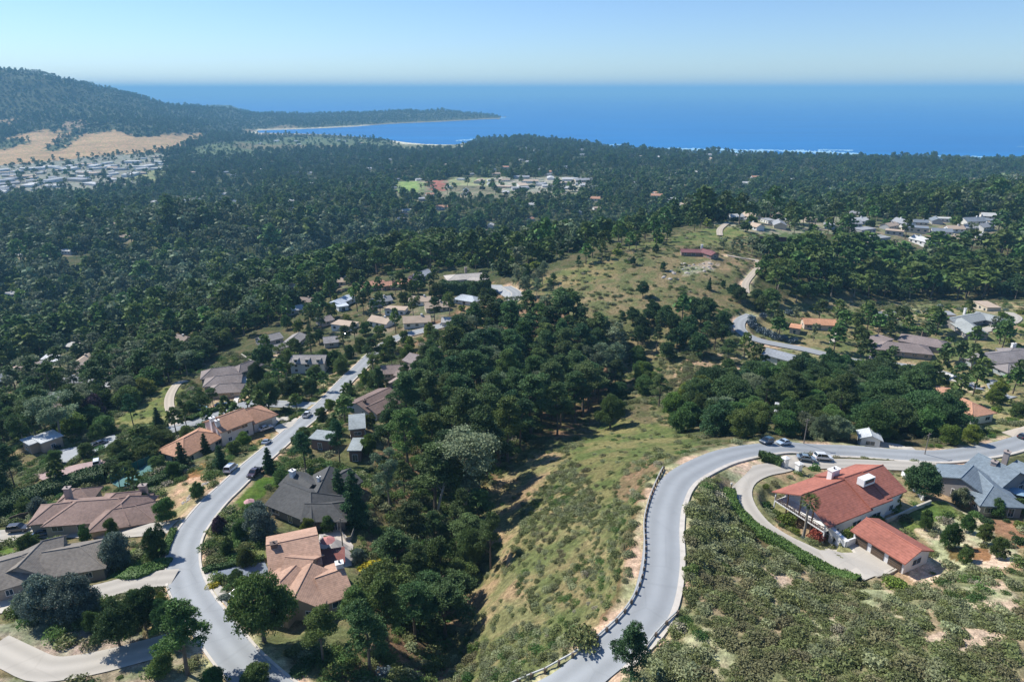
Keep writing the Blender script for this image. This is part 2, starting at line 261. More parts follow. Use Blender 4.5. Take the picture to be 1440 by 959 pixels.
for h in HOUSES:
    for g in h['wings']:
        o, u = g['o'], g['u']; v = np.array((-u[1], u[0])); cc = o + u * (g['lo'] + g['hi']) / 2
        r = math.hypot(g['hi'] - g['lo'], g['W']) / 2 + 12
        J, I = np.where((abs(GX - cc[0]) < r) & (abs(GY - cc[1]) < r))
        dx = GX[J, I] - o[0]; dy = GY[J, I] - o[1]; s = dx * u[0] + dy * u[1]; q = abs(dx * v[0] + dy * v[1])
        d = np.hypot(np.maximum(np.maximum(g['lo'] - s, s - g['hi']), 0), np.maximum(q - g['W'] / 2, 0))
        PADS.append((J, I, d, h['z'], cc, g))
        PADS[-1] += (dx, dy)
_wt = np.zeros_like(GZ); _acc = np.zeros_like(GZ)
HBL = np.zeros_like(GZ)
_roadprot = np.zeros_like(GZ)
for nm, (J, I, d) in RDIST.items(): _roadprot[J, I] = np.maximum(_roadprot[J, I], 1 - sstep(ROADS[nm][1] / 2 + .5, ROADS[nm][1] / 2 + 3.5, d))
for J, I, d, z, cc, g, dx, dy in PADS:
    w = 1 - sstep(1.2, 7.5, d)
    m = w > _wt[J, I]
    _acc[J[m], I[m]] = z; _wt[J[m], I[m]] = w[m]
    HBL[J, I] = np.maximum(HBL[J, I], (d < 2.6) * 1.0)
_wt *= (1 - _roadprot)
GZ = GZ * (1 - _wt) + (_acc - .03) * _wt
# keep plants from standing right in front of the houses (yards are open ground)
for h in HOUSES[1:]:
    for g in h['wings']:
        c = g['o'] + g['u'] * (g['lo'] + g['hi']) / 2; r = max(g['hi'] - g['lo'], g['W']) / 2 + 1.5
        dirc = -c / np.linalg.norm(c)
        for k in (3, 7):
            q = c + dirc * k; J, I = np.where((abs(GX - q[0]) < r) & (abs(GY - q[1]) < r))
            HBL[J, I] = np.maximum(HBL[J, I], (np.hypot(GX[J, I] - q[0], GY[J, I] - q[1]) < r) * .9)
# ------------------------------------------------------------------ ground cover painted in world space
GC = np.zeros(GZ.shape + (3,)); GC[:] = (.105, .10, .055)
FOREST = np.zeros_like(GZ); SCRUB = np.zeros_like(GZ)
_far = sstep(520, 620, GY); FOREST[:] = _far; GC[:] = GC * (1 - _far[..., None]) + np.array((.075, .085, .045)) * _far[..., None]
WX = GX + fbm(GX / 7, GY / 7, 3) * np.clip(GY / 110, 1, 30) * 1.6; WY = GY + fbm(GX / 7 + 40, GY / 7 + 7, 3) * np.clip(GY / 110, 1, 30) * 2.2
WA = WX / WY; WL = np.log(WY)
def inpoly(poly, warp=True, px=True):
    P = [pick(*p) for p in poly] if px else poly
    pa = [(x / y, math.log(y)) for x, y in P]
    A, L = (WA, WL) if warp else (GA, GL)
    a0, a1 = min(p[0] for p in pa) - .05, max(p[0] for p in pa) + .05; l0, l1 = min(p[1] for p in pa) - .05, max(p[1] for p in pa) + .05
    J, I = np.where((GA > a0) & (GA < a1) & (GL > l0) & (GL < l1))
    X, Yv = A[J, I], L[J, I]; c = np.zeros(len(J), bool)
    for i in range(len(pa)):
        (x1, y1), (x2, y2) = pa[i], pa[i - 1]
        if y1 == y2: continue
        c ^= ((y1 > Yv) != (y2 > Yv)) & (X < (x2 - x1) * (Yv - y1) / (y2 - y1) + x1)
    return J[c], I[c]
def paint(poly, col=None, forest=None, scrub=None, block=None, warp=True, mix=1.0):
    J, I = inpoly(poly, warp)
    if col is not None: GC[J, I] = GC[J, I] * (1 - mix) + np.array(col) * mix
    if forest is not None: FOREST[J, I] = forest
    if scrub is not None: SCRUB[J, I] = scrub
    if block is not None: BLOCK[J, I] = np.maximum(BLOCK[J, I], block)
DRY=(.23,.185,.11); GRASS=(.13,.135,.058); DIRT=(.40,.31,.21); SAND=(.46,.39,.30); FLOOR=(.075,.065,.04); BRUSH=(.15,.145,.075); LAWN=(.09,.15,.03); REDG=(.165,.125,.075); LITTER=(.17,.12,.075)
paint([(-300,1000),(-300,640),(240,600),(470,540),(560,480),(600,560),(560,640),(500,720),(560,800),(520,1000)], (.15,.135,.075))
# wooded left ridge and ravine flank
paint([(560,480),(700,400),(860,420),(880,520),(800,610),(700,680),(640,760),(640,960),(480,960),(520,800),(500,700),(560,600)], LITTER)
paint([(590,620),(660,600),(700,690),(640,760),(600,720)], (.2,.14,.08))
# middle slope left of the right-hand road
paint([(930,635),(760,612),(690,690),(690,760),(640,860),(620,1000),(760,1000),(880,900),(925,800),(925,700)], (.16,.15,.075), scrub=.85)
paint([(670,700),(700,672),(760,640),(790,640),(770,680),(735,715),(720,800),(690,760)], DRY, scrub=.05)
paint([(640,830),(720,800),(760,870),(690,900),(640,880)], DRY, scrub=.35)
paint([(860,590),(940,600),(985,625),(930,650),(900,700),(840,700),(800,640),(830,610)], GRASS, scrub=.08)
paint([(878,655),(915,640),(930,660),(905,705),(860,700)], REDG, scrub=.25)
paint([(895,860),(905,800),(915,740),(900,700),(880,760),(870,830),(830,880),(780,920),(800,930),(850,895)], (.17,.12,.07), scrub=.5)
# right slope
paint([(960,690),(1020,665),(1030,700),(1060,760),(1160,800),(1300,820),(1440,800),(1700,800),(1700,1050),(850,1050),(900,960),(945,870),(960,780)], (.25,.22,.14), scrub=.95)
for p in ([(1060,800),(1110,790),(1140,830),(1090,850)],[(1200,830),(1260,825),(1270,870),(1230,870)],[(1130,870),(1200,865),(1240,910),(1160,905)],[(1290,900),(1350,880),(1420,900),(1360,930)],[(960,900),(1010,890),(1050,940),(990,960)],[(1340,830),(1420,820),(1440,860),(1370,870)]):
    paint(p, SAND, scrub=.35, mix=.75)
paint([(945,720),(965,700),(975,760),(968,830),(950,850),(952,780)], SAND, scrub=.4, mix=.8)
# garden of the red-roofed house
paint([(1040,650),(1110,645),(1320,665),(1440,690),(1440,800),(1300,825),(1190,790),(1090,750),(1050,700)], (.30,.24,.15), block=.35)
paint([(1320,720),(1400,730),(1440,790),(1300,820),(1270,800),(1310,780)], SAND, block=.3)
paint([(1290,745),(1330,720),(1350,750),(1320,790)], SAND, block=.3)
paint([(1385,735),(1440,720),(1440,770),(1400,775)], (.24,.15,.09), block=.3)
paint([(1325,768),(1390,770),(1385,785),(1330,787)], (.2,.12,.06), block=.6)
paint([(1265,720),(1330,705),(1345,720),(1300,745),(1280,748)], (.11,.15,.045), block=.5)
paint([(1030,645),(1110,642),(1112,655),(1060,658),(1030,690),(1022,680)], SAND, block=1)
paint([(1110,643),(1180,648),(1170,655),(1110,652)], SAND, block=1)
paint([(1310,648),(1350,644),(1400,636),(1395,626),(1340,634),(1300,637)], (.33,.2,.12), block=.8)
# street yards, left
paint([(212,705),(245,680),(300,660),(318,668),(285,695),(262,725),(235,735),(222,720)], (.42,.31,.21), block=.85)
paint([(330,690),(378,675),(375,700),(345,714),(318,710)], LAWN, block=.95)
paint([(352,676),(395,665),(398,682),(372,690)], LAWN, block=.9)
paint([(185,800),(240,775),(245,755),(212,755),(180,780)], (.10,.15,.04), block=.5)
paint([(0,875),(60,870),(140,880),(200,895),(170,925),(100,930),(40,915),(0,900)], (.30,.26,.22), block=.75)
paint([(0,950),(100,950),(210,925),(300,920),(260,1000),(0,1000)], (.26,.22,.17), block=.7)
paint([(200,880),(260,890),(240,930),(200,915)], (.33,.22,.14), block=.7)
paint([(0,760),(25,765),(20,785),(0,790)], LAWN, block=.8)
paint([(285,745),(300,735),(380,745),(375,785),(288,800)], (.10,.13,.045), block=.1)
paint([(300,845),(330,870),(370,920),(350,935),(320,900)], (.10,.13,.045))
paint([(262,660),(290,650),(295,665),(265,672)], (.26,.15,.07), block=.8)
paint([(335,615),(365,600),(380,612),(350,632)], (.33,.2,.12), block=.8)
paint([(250,560),(262,536),(225,545),(190,570),(160,590),(190,600),(235,590)], (.19,.2,.08), scrub=.5, block=.8)
paint([(290,560),(320,548),(345,545),(350,560),(310,575),(290,575)], (.46,.34,.24), block=.9)
paint([(455,545),(480,525),(470,518),(440,535)], DIRT, block=.9)
paint([(395,490),(408,500),(405,525),(380,522),(375,505)], (.36,.3,.22), block=.7)
paint([(690,395),(705,410),(690,430),(650,440),(640,432),(680,415)], (.26,.19,.12), block=.7)
# central hill
HILLP=[(712,410),(745,397),(795,378),(845,357),(905,342),(960,328),(1040,310),(1060,330),(1060,360),(1062,372),(1062,400),(1055,430),(1060,470),(1070,520),(1000,600),(930,600),(900,560),(860,500),(800,440)]
paint(HILLP, (.16,.145,.08), forest=0, scrub=.35)
paint([(745,400),(795,380),(850,362),(880,370),(860,390),(800,400)], (.175,.16,.08), scrub=.25)
paint([(860,352),(905,343),(1035,314),(1055,330),(1000,345),(950,345)], (.15,.165,.07), scrub=.1)
paint([(955,375),(1000,370),(1005,385),(965,388)], (.42,.38,.33), mix=.5)
paint([(1010,362),(1055,375),(1060,385),(1020,378)], DRY)
paint([(960,490),(1040,500),(1060,560),(990,580),(950,540)], (.25,.2,.13), scrub=.6)
paint([(1015,490),(1050,500),(1050,530),(1010,520)], (.36,.28,.2), scrub=.4)
paint([(540,335),(700,332),(838,328),(852,343),(800,360),(745,384),(705,398),(640,378),(600,372)], (.075,.085,.045), forest=1, scrub=0)
# upper right gardens
paint([(1060,440),(1090,425),(1160,418),(1440,425),(1500,440),(1500,620),(1330,600),(1200,530),(1080,520)], (.20,.19,.10), forest=0)
paint([(1160,420),(1440,425),(1440,440),(1300,436),(1240,470),(1180,440)], (.27,.23,.14), scrub=.7, forest=0)
paint([(1165,425),(1300,420),(1310,432),(1200,440)], (.23,.21,.12), scrub=.8)
paint([(1235,440),(1290,432),(1310,440),(1250,455)], SAND, scrub=.6, mix=.4)
paint([(1385,455),(1440,460),(1440,475),(1395,475)], DRY, block=.6)
paint([(1150,520),(1180,530),(1170,545),(1140,535)], FLOOR)
paint([(1300,380),(1370,375),(1400,400),(1340,420),(1290,400)], (.2,.21,.1), scrub=.4)
paint([(1065,338),(1150,342),(1150,352),(1065,350)], (.20,.09,.08), forest=0)
paint([(1050,325),(1150,330),(1150,340),(1060,337)], (.1,.14,.06), forest=.1)
paint([(-400,620),(-400,300),(600,300),(640,345),(600,365),(500,378),(400,388),(300,430),(240,462),(140,497),(60,525),(0,545)], (.075,.085,.045), forest=1)
# ---- far country
EARTH=(.40,.27,.16)
paint([(-500,250),(-500,205),(0,196),(60,182),(110,190),(160,184),(200,194),(250,188),(285,187),(288,193),(262,205),(240,213),(150,219),(80,226),(0,233)], EARTH, forest=.0)
for p in ([(-200,205),(20,196),(45,200),(0,212),(-200,215)],[(60,212),(85,196),(108,188),(104,198),(80,214)]): paint(p, (.09,.11,.06), forest=.6)
paint([(0,168),(28,166),(30,172),(0,174)], (.3,.22,.15), forest=.1)
paint([(85,176),(100,168),(125,170),(120,184),(100,186)], (.27,.2,.14), forest=.2)
paint([(-500,282),(-500,240),(0,233),(150,219),(235,216),(232,236),(225,252),(160,262),(100,272),(0,280)], (.25,.25,.23), forest=.22)
paint([(175,248),(228,238),(235,250),(215,256),(180,255)], (.22,.24,.13), forest=.05)
paint([(210,285),(300,272),(345,290),(345,305),(270,308),(215,300)], (.22,.22,.19), forest=.35)
paint([(280,205),(420,192),(560,200),(640,206),(650,214),(540,210),(440,208),(330,220),(260,222)], (.12,.15,.08), forest=.12)
paint([(330,200),(520,205),(500,210),(330,208)], (.18,.16,.10), forest=.05)
paint([(335,183),(400,176),(420,180),(470,183),(440,190),(350,190)], (.24,.19,.13), forest=.2)
paint([(550,256),(600,254),(830,252),(830,278),(700,279),(550,276)], (.2,.19,.14), forest=.12)
paint([(558,256),(592,256),(594,271),(558,271)], (.20,.28,.10), forest=0)
paint([(604,254),(624,254),(624,268),(604,268)], (.30,.12,.10), forest=0)
paint([(632,250),(690,250),(690,262),(632,262)], (.28,.30,.17), forest=0)
paint([(690,250),(825,250),(825,270),(700,272)], (.32,.31,.28), forest=.15)
paint([(990,315),(1210,300),(1210,325),(1060,330)], (.24,.24,.18), forest=.25)
paint([(1200,312),(1400,305),(1400,345),(1210,345)], (.2,.19,.13), forest=.45)
paint([(1360,250),(1440,245),(1440,268),(1375,268)], (.26,.24,.18), forest=.25)
# beach and rocky shore from height
_sh = (GZ < 5.5) & (GZ > -8) & (GY > 2300); GC[_sh] = (.50,.45,.37); FOREST[(GZ < 7) & (GY > 2000)] = 0
_pl = (GY > 5000) & (GA > -.2) & _sh; GC[_pl] = (.26,.22,.17)
paint([(545,196.5),(575,196),(640,199),(642,204),(600,204.5),(560,202.5)], (.70,.65,.56), forest=0)
paint([(540,200),(560,202),(600,204),(645,203.5),(650,209),(560,208)], (.2,.2,.13), forest=0)
paint([(350,186),(400,184),(402,188),(355,189)], (.6,.55,.46), forest=0)
# road shoulders
for nm, (J, I, d) in RDIST.items():
    w = ROADS[nm][1] / 2
    if nm in ('road', 'street', 'upper_road', 'gravel_track'):
        m = (1 - sstep(w + .9, w + 2.6, d + 1.0 * fbm(GX[J, I] / 3, GY[J, I] / 3, 2)))[:, None]
        GC[J, I] = GC[J, I] * (1 - m) + np.array((.46,.37,.27)) * m
BLOCK = np.maximum(BLOCK, HBL)
# small scale relief away from paving
_b = 1 - np.clip(BLOCK * 1.0, 0, 1)
GZ = GZ + _b * (1 - _roadprot) * (1 - _wt) * .35 * fbm(GX / 2.6, GY / 2.6, 3) * (GY < 900)
# ------------------------------------------------------------------ materials
MATS = {}
def nodes_of(m): return m.node_tree.nodes, m.node_tree.links
def mat(name, col, rough=.85, nz=.15, sc=.5, metal=0, spec=.3, bump=0, sc2=None, nz2=0, rand=0, emit=None, stretch=None, stops=None):
    if name in MATS: return MATS[name]
    m = bpy.data.materials.new(name); m.use_nodes = True; N, Lk = nodes_of(m)
    b = N['Principled BSDF']; b.inputs['Roughness'].default_value = rough; b.inputs['Metallic'].default_value = metal
    b.inputs['Specular IOR Level'].default_value = spec
    geo = N.new('ShaderNodeNewGeometry'); vec = geo.outputs['Position']
    if stretch:
        mp = N.new('ShaderNodeMapping'); mp.inputs['Scale'].default_value = stretch; Lk.new(vec, mp.inputs['Vector']); vec = mp.outputs[0]
    src = None
    def layer(src, sc, nz, det=5):
        t = N.new('ShaderNodeTexNoise'); t.inputs['Scale'].default_value = sc; t.inputs['Detail'].default_value = det; Lk.new(vec, t.inputs['Vector'])
        mr = N.new('ShaderNodeMapRange'); mr.inputs[1].default_value = .28; mr.inputs[2].default_value = .72; mr.inputs[3].default_value = 1 - nz; mr.inputs[4].default_value = 1 + nz
        Lk.new(t.outputs['Fac'], mr.inputs[0])
        v = N.new('ShaderNodeVectorMath'); v.operation = 'SCALE'
        if src is None: v.inputs[0].default_value = col
        else: Lk.new(src, v.inputs[0])
        Lk.new(mr.outputs[0], v.inputs['Scale']); return v.outputs[0], t
    src, t = layer(None, sc, nz)
    if nz2: src, t2 = layer(src, sc2, nz2, 3)
    if stops:
        sx = N.new('ShaderNodeSeparateXYZ'); Lk.new(geo.outputs['Position'], sx.inputs[0]); md = N.new('ShaderNodeMath'); md.operation = 'MULTIPLY'; md.inputs[1].default_value = 1 / stops; Lk.new(sx.outputs[2], md.inputs[0])
        fr = N.new('ShaderNodeMath'); fr.operation = 'FRACT'; Lk.new(md.outputs[0], fr.inputs[0]); mr = N.new('ShaderNodeMapRange'); mr.inputs[1].default_value = 0; mr.inputs[2].default_value = .35; mr.inputs[3].default_value = .78; mr.inputs[4].default_value = 1.04; Lk.new(fr.outputs[0], mr.inputs[0])
        v = N.new('ShaderNodeVectorMath'); v.operation = 'SCALE'; Lk.new(src, v.inputs[0]); Lk.new(mr.outputs[0], v.inputs['Scale']); src = v.outputs[0]
    if rand:
        oi = N.new('ShaderNodeObjectInfo'); mr = N.new('ShaderNodeMapRange'); mr.inputs[3].default_value = 1 - rand; mr.inputs[4].default_value = 1 + rand
        Lk.new(oi.outputs['Random'], mr.inputs[0]); v = N.new('ShaderNodeVectorMath'); v.operation = 'SCALE'; Lk.new(src, v.inputs[0]); Lk.new(mr.outputs[0], v.inputs['Scale']); src = v.outputs[0]
    Lk.new(src, b.inputs['Base Color'])
    if bump:
        bp = N.new('ShaderNodeBump'); bp.inputs['Strength'].default_value = bump; bp.inputs['Distance'].default_value = .1; Lk.new(t.outputs['Fac'], bp.inputs['Height']); Lk.new(bp.outputs[0], b.inputs['Normal'])
    MATS[name] = m; return m
def leafmat(name, col, var=.35, hue=.05, tr=.0):
    if name in MATS: return MATS[name]
    m = bpy.data.materials.new(name); m.use_nodes = True; N, Lk = nodes_of(m)
    b = N['Principled BSDF']; b.inputs['Roughness'].default_value = .65; b.inputs['Specular IOR Level'].default_value = .25
    at = N.new('ShaderNodeAttribute'); at.attribute_name = 'tint'
    oi = N.new('ShaderNodeObjectInfo')
    mr = N.new('ShaderNodeMapRange'); mr.inputs[3].default_value = 1 - var; mr.inputs[4].default_value = 1 + var; Lk.new(oi.outputs['Random'], mr.inputs[0])
    mu = N.new('ShaderNodeMath'); mu.operation = 'MULTIPLY'; Lk.new(mr.outputs[0], mu.inputs[0]); Lk.new(at.outputs['Fac'], mu.inputs[1])
    hs = N.new('ShaderNodeHueSaturation'); hs.inputs['Color'].default_value = (*col, 1)
    m7 = N.new('ShaderNodeMath'); m7.operation = 'MULTIPLY'; m7.inputs[1].default_value = 7.31; Lk.new(oi.outputs['Random'], m7.inputs[0])
    fr = N.new('ShaderNodeMath'); fr.operation = 'FRACT'; Lk.new(m7.outputs[0], fr.inputs[0])
    mh = N.new('ShaderNodeMapRange'); mh.inputs[3].default_value = .5 - hue; mh.inputs[4].default_value = .5 + hue; Lk.new(fr.outputs[0], mh.inputs[0]); Lk.new(mh.outputs[0], hs.inputs['Hue'])
    Lk.new(mu.outputs[0], hs.inputs['Value']); Lk.new(hs.outputs[0], b.inputs['Base Color'])
    if tr:
        tl = N.new('ShaderNodeBsdfTranslucent'); mx = N.new('ShaderNodeMixShader'); mx.inputs[0].default_value = tr
        Lk.new(hs.outputs[0], tl.inputs['Color']); Lk.new(b.outputs[0], mx.inputs[1]); Lk.new(tl.outputs[0], mx.inputs[2]); Lk.new(mx.outputs[0], N['Material Output'].inputs['Surface'])
    MATS[name] = m; return m
# ------------------------------------------------------------------ objects
def tag(o, label=None, cat=None, group=None, kind=None):
    if label: o['label'] = label
    if cat: o['category'] = cat
    if group: o['group'] = group
    if kind: o['kind'] = kind
    return o
def empty(name, loc, rz=0, **k):
    o = bpy.data.objects.new(name, None); COL.objects.link(o); o.location = loc; o.rotation_euler = (0, 0, rz); o.empty_display_size = .5
    return tag(o, **k)
def link(name, me, parent=None, loc=(0, 0, 0), rz=0, sc=None, **k):
    o = bpy.data.objects.new(name, me); COL.objects.link(o); o.location = loc; o.rotation_euler = (0, 0, rz)
    if sc is not None: o.scale = sc if hasattr(sc, '__len__') else (sc, sc, sc)
    if parent: o.parent = parent
    return tag(o, **k)
class MB:
    def __init__(s): s.v = []; s.f = []; s.m = []; s.mats = []
    def mi(s, m):
        if m not in s.mats: s.mats.append(m)
        return s.mats.index(m)
    def add(s, vs, fs, m):
        n = len(s.v); s.v += [tuple(map(float, v)) for v in vs]; k = s.mi(m)
        for f in fs: s.f.append([n + i for i in f]); s.m.append(k)
    def box(s, c, d, m, rz=0, frame=None):
        x, y, z = d[0] / 2, d[1] / 2, d[2] / 2; ca, sa = math.cos(rz), math.sin(rz)
        vs = [(c[0] + a * x * ca - b * y * sa, c[1] + a * x * sa + b * y * ca, c[2] + e * z) for e in (-1, 1) for a, b in ((-1, -1), (1, -1), (1, 1), (-1, 1))]
        s.add(vs, [(3, 2, 1, 0), (4, 5, 6, 7), (0, 1, 5, 4), (1, 2, 6, 5), (2, 3, 7, 6), (3, 0, 4, 7)], m)
    def tube(s, pts, rs, m, n=6, cap=True):
        base = len(s.v); rings = []
        for i, p in enumerate(pts):
            d = Vector(pts[min(i + 1, len(pts) - 1)]) - Vector(pts[max(i - 1, 0)]); d.normalize()
            a = d.orthogonal().normalized(); b = d.cross(a); r = rs[i] if hasattr(rs, '__len__') else rs
            rings.append([Vector(p) + (a * math.cos(t) + b * math.sin(t)) * r for t in (2 * math.pi * k / n for k in range(n))])
        vs = [v for rg in rings for v in rg]; fs = []
        for i in range(len(pts) - 1):
            for k in range(n): fs.append((i * n + k, i * n + (k + 1) % n, (i + 1) * n + (k + 1) % n, (i + 1) * n + k))
        if cap: fs += [tuple(range(n))[::-1], tuple((len(pts) - 1) * n + k for k in range(n))]
        s.add(vs, fs, m)
    def mesh(s, name):
        me = bpy.data.meshes.new(name); me.from_pydata(s.v, [], s.f)
        for m in s.mats: me.materials.append(m)
        me.polygons.foreach_set('material_index', s.m); me.update(); return me
def npmesh(name, V, Q, mats, tint=None, smooth=False, midx=None):
    me = bpy.data.meshes.new(name); n = len(V); k = Q.shape[1]; me.vertices.add(n); me.vertices.foreach_set('co', np.ascontiguousarray(V, dtype=np.float32).ravel())
    me.loops.add(Q.size); me.loops.foreach_set('vertex_index', Q.astype(np.int32).ravel())
    me.polygons.add(len(Q)); me.polygons.foreach_set('loop_start', (np.arange(len(Q)) * k).astype(np.int32)); me.polygons.foreach_set('loop_total', np.full(len(Q), k, np.int32))
    for m in mats: me.materials.append(m)
    if midx is not None: me.polygons.foreach_set('material_index', midx.astype(np.int32))
    if tint is not None:
        at = me.attributes.new('tint', 'FLOAT', 'FACE'); at.data.foreach_set('value', tint.astype(np.float32))
    me.update(calc_edges=True)
    if smooth: me.polygons.foreach_set('use_smooth', np.ones(len(Q), bool))
    return me
# ------------------------------------------------------------------ ground sheet
idx = np.arange(NA * NY).reshape(NY, NA)
Q = np.stack([idx[:-1, :-1], idx[:-1, 1:], idx[1:, 1:], idx[1:, :-1]], -1).reshape(-1, 4)
V = np.stack([GX, GY, GZ], -1).reshape(-1, 3)
gm = bpy.data.materials.new('ground'); gm.use_nodes = True; N, Lk = nodes_of(gm); b = N['Principled BSDF']; b.inputs['Roughness'].default_value = .95; b.inputs['Specular IOR Level'].default_value = .1
at = N.new('ShaderNodeAttribute'); at.attribute_name = 'cover'; geo = N.new('ShaderNodeNewGeometry')
src = at.outputs['Color']
tfs = []
for sc, nz in ((.012, .22), (.11, .28), (.9, .38), (3.5, .3)):
    t = N.new('ShaderNodeTexNoise'); t.inputs['Scale'].default_value = sc; t.inputs['Detail'].default_value = 4; Lk.new(geo.outputs['Position'], t.inputs['Vector'])
    mr = N.new('ShaderNodeMapRange'); mr.inputs[1].default_value = .3; mr.inputs[2].default_value = .7; mr.inputs[3].default_value = 1 - nz; mr.inputs[4].default_value = 1 + nz; Lk.new(t.outputs['Fac'], mr.inputs[0])
    v = N.new('ShaderNodeVectorMath'); v.operation = 'SCALE'; Lk.new(src, v.inputs[0]); Lk.new(mr.outputs[0], v.inputs['Scale']); src = v.outputs[0]; tfs.append(t)
# patches of dry straw against green
mixn = N.new('ShaderNodeMix'); mixn.data_type = 'RGBA'; mixn.blend_type = 'MULTIPLY'; cr = N.new('ShaderNodeValToRGB'); cr.color_ramp.elements[0].position = .42; cr.color_ramp.elements[0].color = (.82, 1.0, .72, 1); cr.color_ramp.elements[1].position = .58; cr.color_ramp.elements[1].color = (1.12, .98, .92, 1)
Lk.new(tfs[1].outputs['Fac'], cr.inputs[0]); mixn.inputs[0].default_value = 1; Lk.new(src, mixn.inputs[6]); Lk.new(cr.outputs[0], mixn.inputs[7])
Lk.new(mixn.outputs[2], b.inputs['Base Color'])
bp = N.new('ShaderNodeBump'); bp.inputs['Distance'].default_value = .25; bp.inputs['Strength'].default_value = .6; Lk.new(tfs[3].outputs['Fac'], bp.inputs['Height']); Lk.new(bp.outputs[0], b.inputs['Normal'])
me = npmesh('ground', V, Q, [gm], smooth=True)
ca = me.attributes.new('cover', 'FLOAT_COLOR', 'POINT'); ca.data.foreach_set('color', np.concatenate([GC, np.ones(GC.shape[:2] + (1,))], -1).astype(np.float32).ravel())
link('ground', me, kind='structure')
# ------------------------------------------------------------------ sea
am = bpy.data.materials.new('sea'); am.use_nodes = True; N, Lk = nodes_of(am); b = N['Principled BSDF']; b.inputs['Base Color'].default_value = (.005, .13, .34, 1); b.inputs['Roughness'].default_value = .35; b.inputs['IOR'].default_value = 1.33; b.inputs['Specular IOR Level'].default_value = .25
geo = N.new('ShaderNodeNewGeometry'); mp = N.new('ShaderNodeMapping'); mp.inputs['Scale'].default_value = (.0006, .004, 1); Lk.new(geo.outputs['Position'], mp.inputs['Vector'])
t = N.new('ShaderNodeTexNoise'); t.inputs['Scale'].default_value = 1; t.inputs['Detail'].default_value = 6; Lk.new(mp.outputs[0], t.inputs['Vector'])
cr = N.new('ShaderNodeValToRGB'); cr.color_ramp.elements[0].position = .35; cr.color_ramp.elements[0].color = (.0, .12, .36, 1); cr.color_ramp.elements[1].position = .68; cr.color_ramp.elements[1].color = (.0, .165, .45, 1)
Lk.new(t.outputs['Fac'], cr.inputs[0]); Lk.new(cr.outputs[0], b.inputs['Base Color'])
t2 = N.new('ShaderNodeTexNoise'); t2.inputs['Scale'].default_value = .05; t2.inputs['Detail'].default_value = 6; Lk.new(geo.outputs['Position'], t2.inputs['Vector'])
bp = N.new('ShaderNodeBump'); bp.inputs['Distance'].default_value = 2.0; bp.inputs['Strength'].default_value = .5; Lk.new(t2.outputs['Fac'], bp.inputs['Height']); Lk.new(bp.outputs[0], b.inputs['Normal'])
sb = MB(); ys = [1500, 3000, 6000, 12000, 25000, 50000, 100000, 200000]
vs = [(a * y, y, 0) for y in ys for a in (-4, -1.3, -.6, 0, .6, 1.3, 4)]
sb.add(vs, [(r * 7 + c, r * 7 + c + 1, (r + 1) * 7 + c + 1, (r + 1) * 7 + c) for r in range(len(ys) - 1) for c in range(6)], am)
link('sea', sb.mesh('sea'), kind='structure')
# surf
fm = mat('foam', (.30, .52, .66), .6, .1, .02)
def ribbon_px(pts, z, seedv, ncols=60, wob=.8):
    """a foam patch lying on the water: polygon rows between far and near edge lines"""
    sb = MB(); rg = random.Random(seedv)
    xs = [p[0] for p in pts]; n = ncols
    vs = []
    for i in range(n + 1):
        f = i / n; px = xs[0] + (xs[-1] - xs[0]) * f; a = np.interp(px, xs, [p[1] for p in pts]); b = np.interp(px, xs, [p[2] for p in pts])
        w = (b - a) * (1 - .75 * rg.random()); mid = (a + b) / 2 + (rg.random() - .5) * wob * (b - a) * .6
        if i in (0, n): w = .05
        for yy in (mid - w / 2, mid + w / 2): x, y = at_z(px, yy, z); vs.append((x, y, z))
    sb.add(vs, [(2 * i, 2 * i + 1, 2 * i + 3, 2 * i + 2) for i in range(n)], fm); return sb
SURF = MB()
for i, p in enumerate([[(880,207.5,209.5),(960,208,212),(1070,210,213.5),(1100,211,212.5)], [(1095,211,214),(1150,211,217),(1218,216,219)], [(1150,210,211.6),(1200,211,213)], [(1290,218,220),(1400,220,223)], [(950,211,214),(1010,211,216),(1090,214,218)], [(640,197.5,199),(700,193,195.5)], [(856,203.5,205),(885,203,204)],
        [(450,178.5,179.5),(500,176.5,177.5)], [(535,174.4,175.2),(565,173.2,174)], [(680,165.4,166.2),(712,165,166)], [(640,168.6,169.4),(660,167.8,168.8)], [(1430,206,206.6),(1460,206,206.8)]]):
    m = ribbon_px(p, .35 + .02 * i, i); SURF.add(m.v, m.f, fm)
tag(link('surf', SURF.mesh('surf')), 'broken white lines of surf on the blue bay', 'surf', kind='stuff')
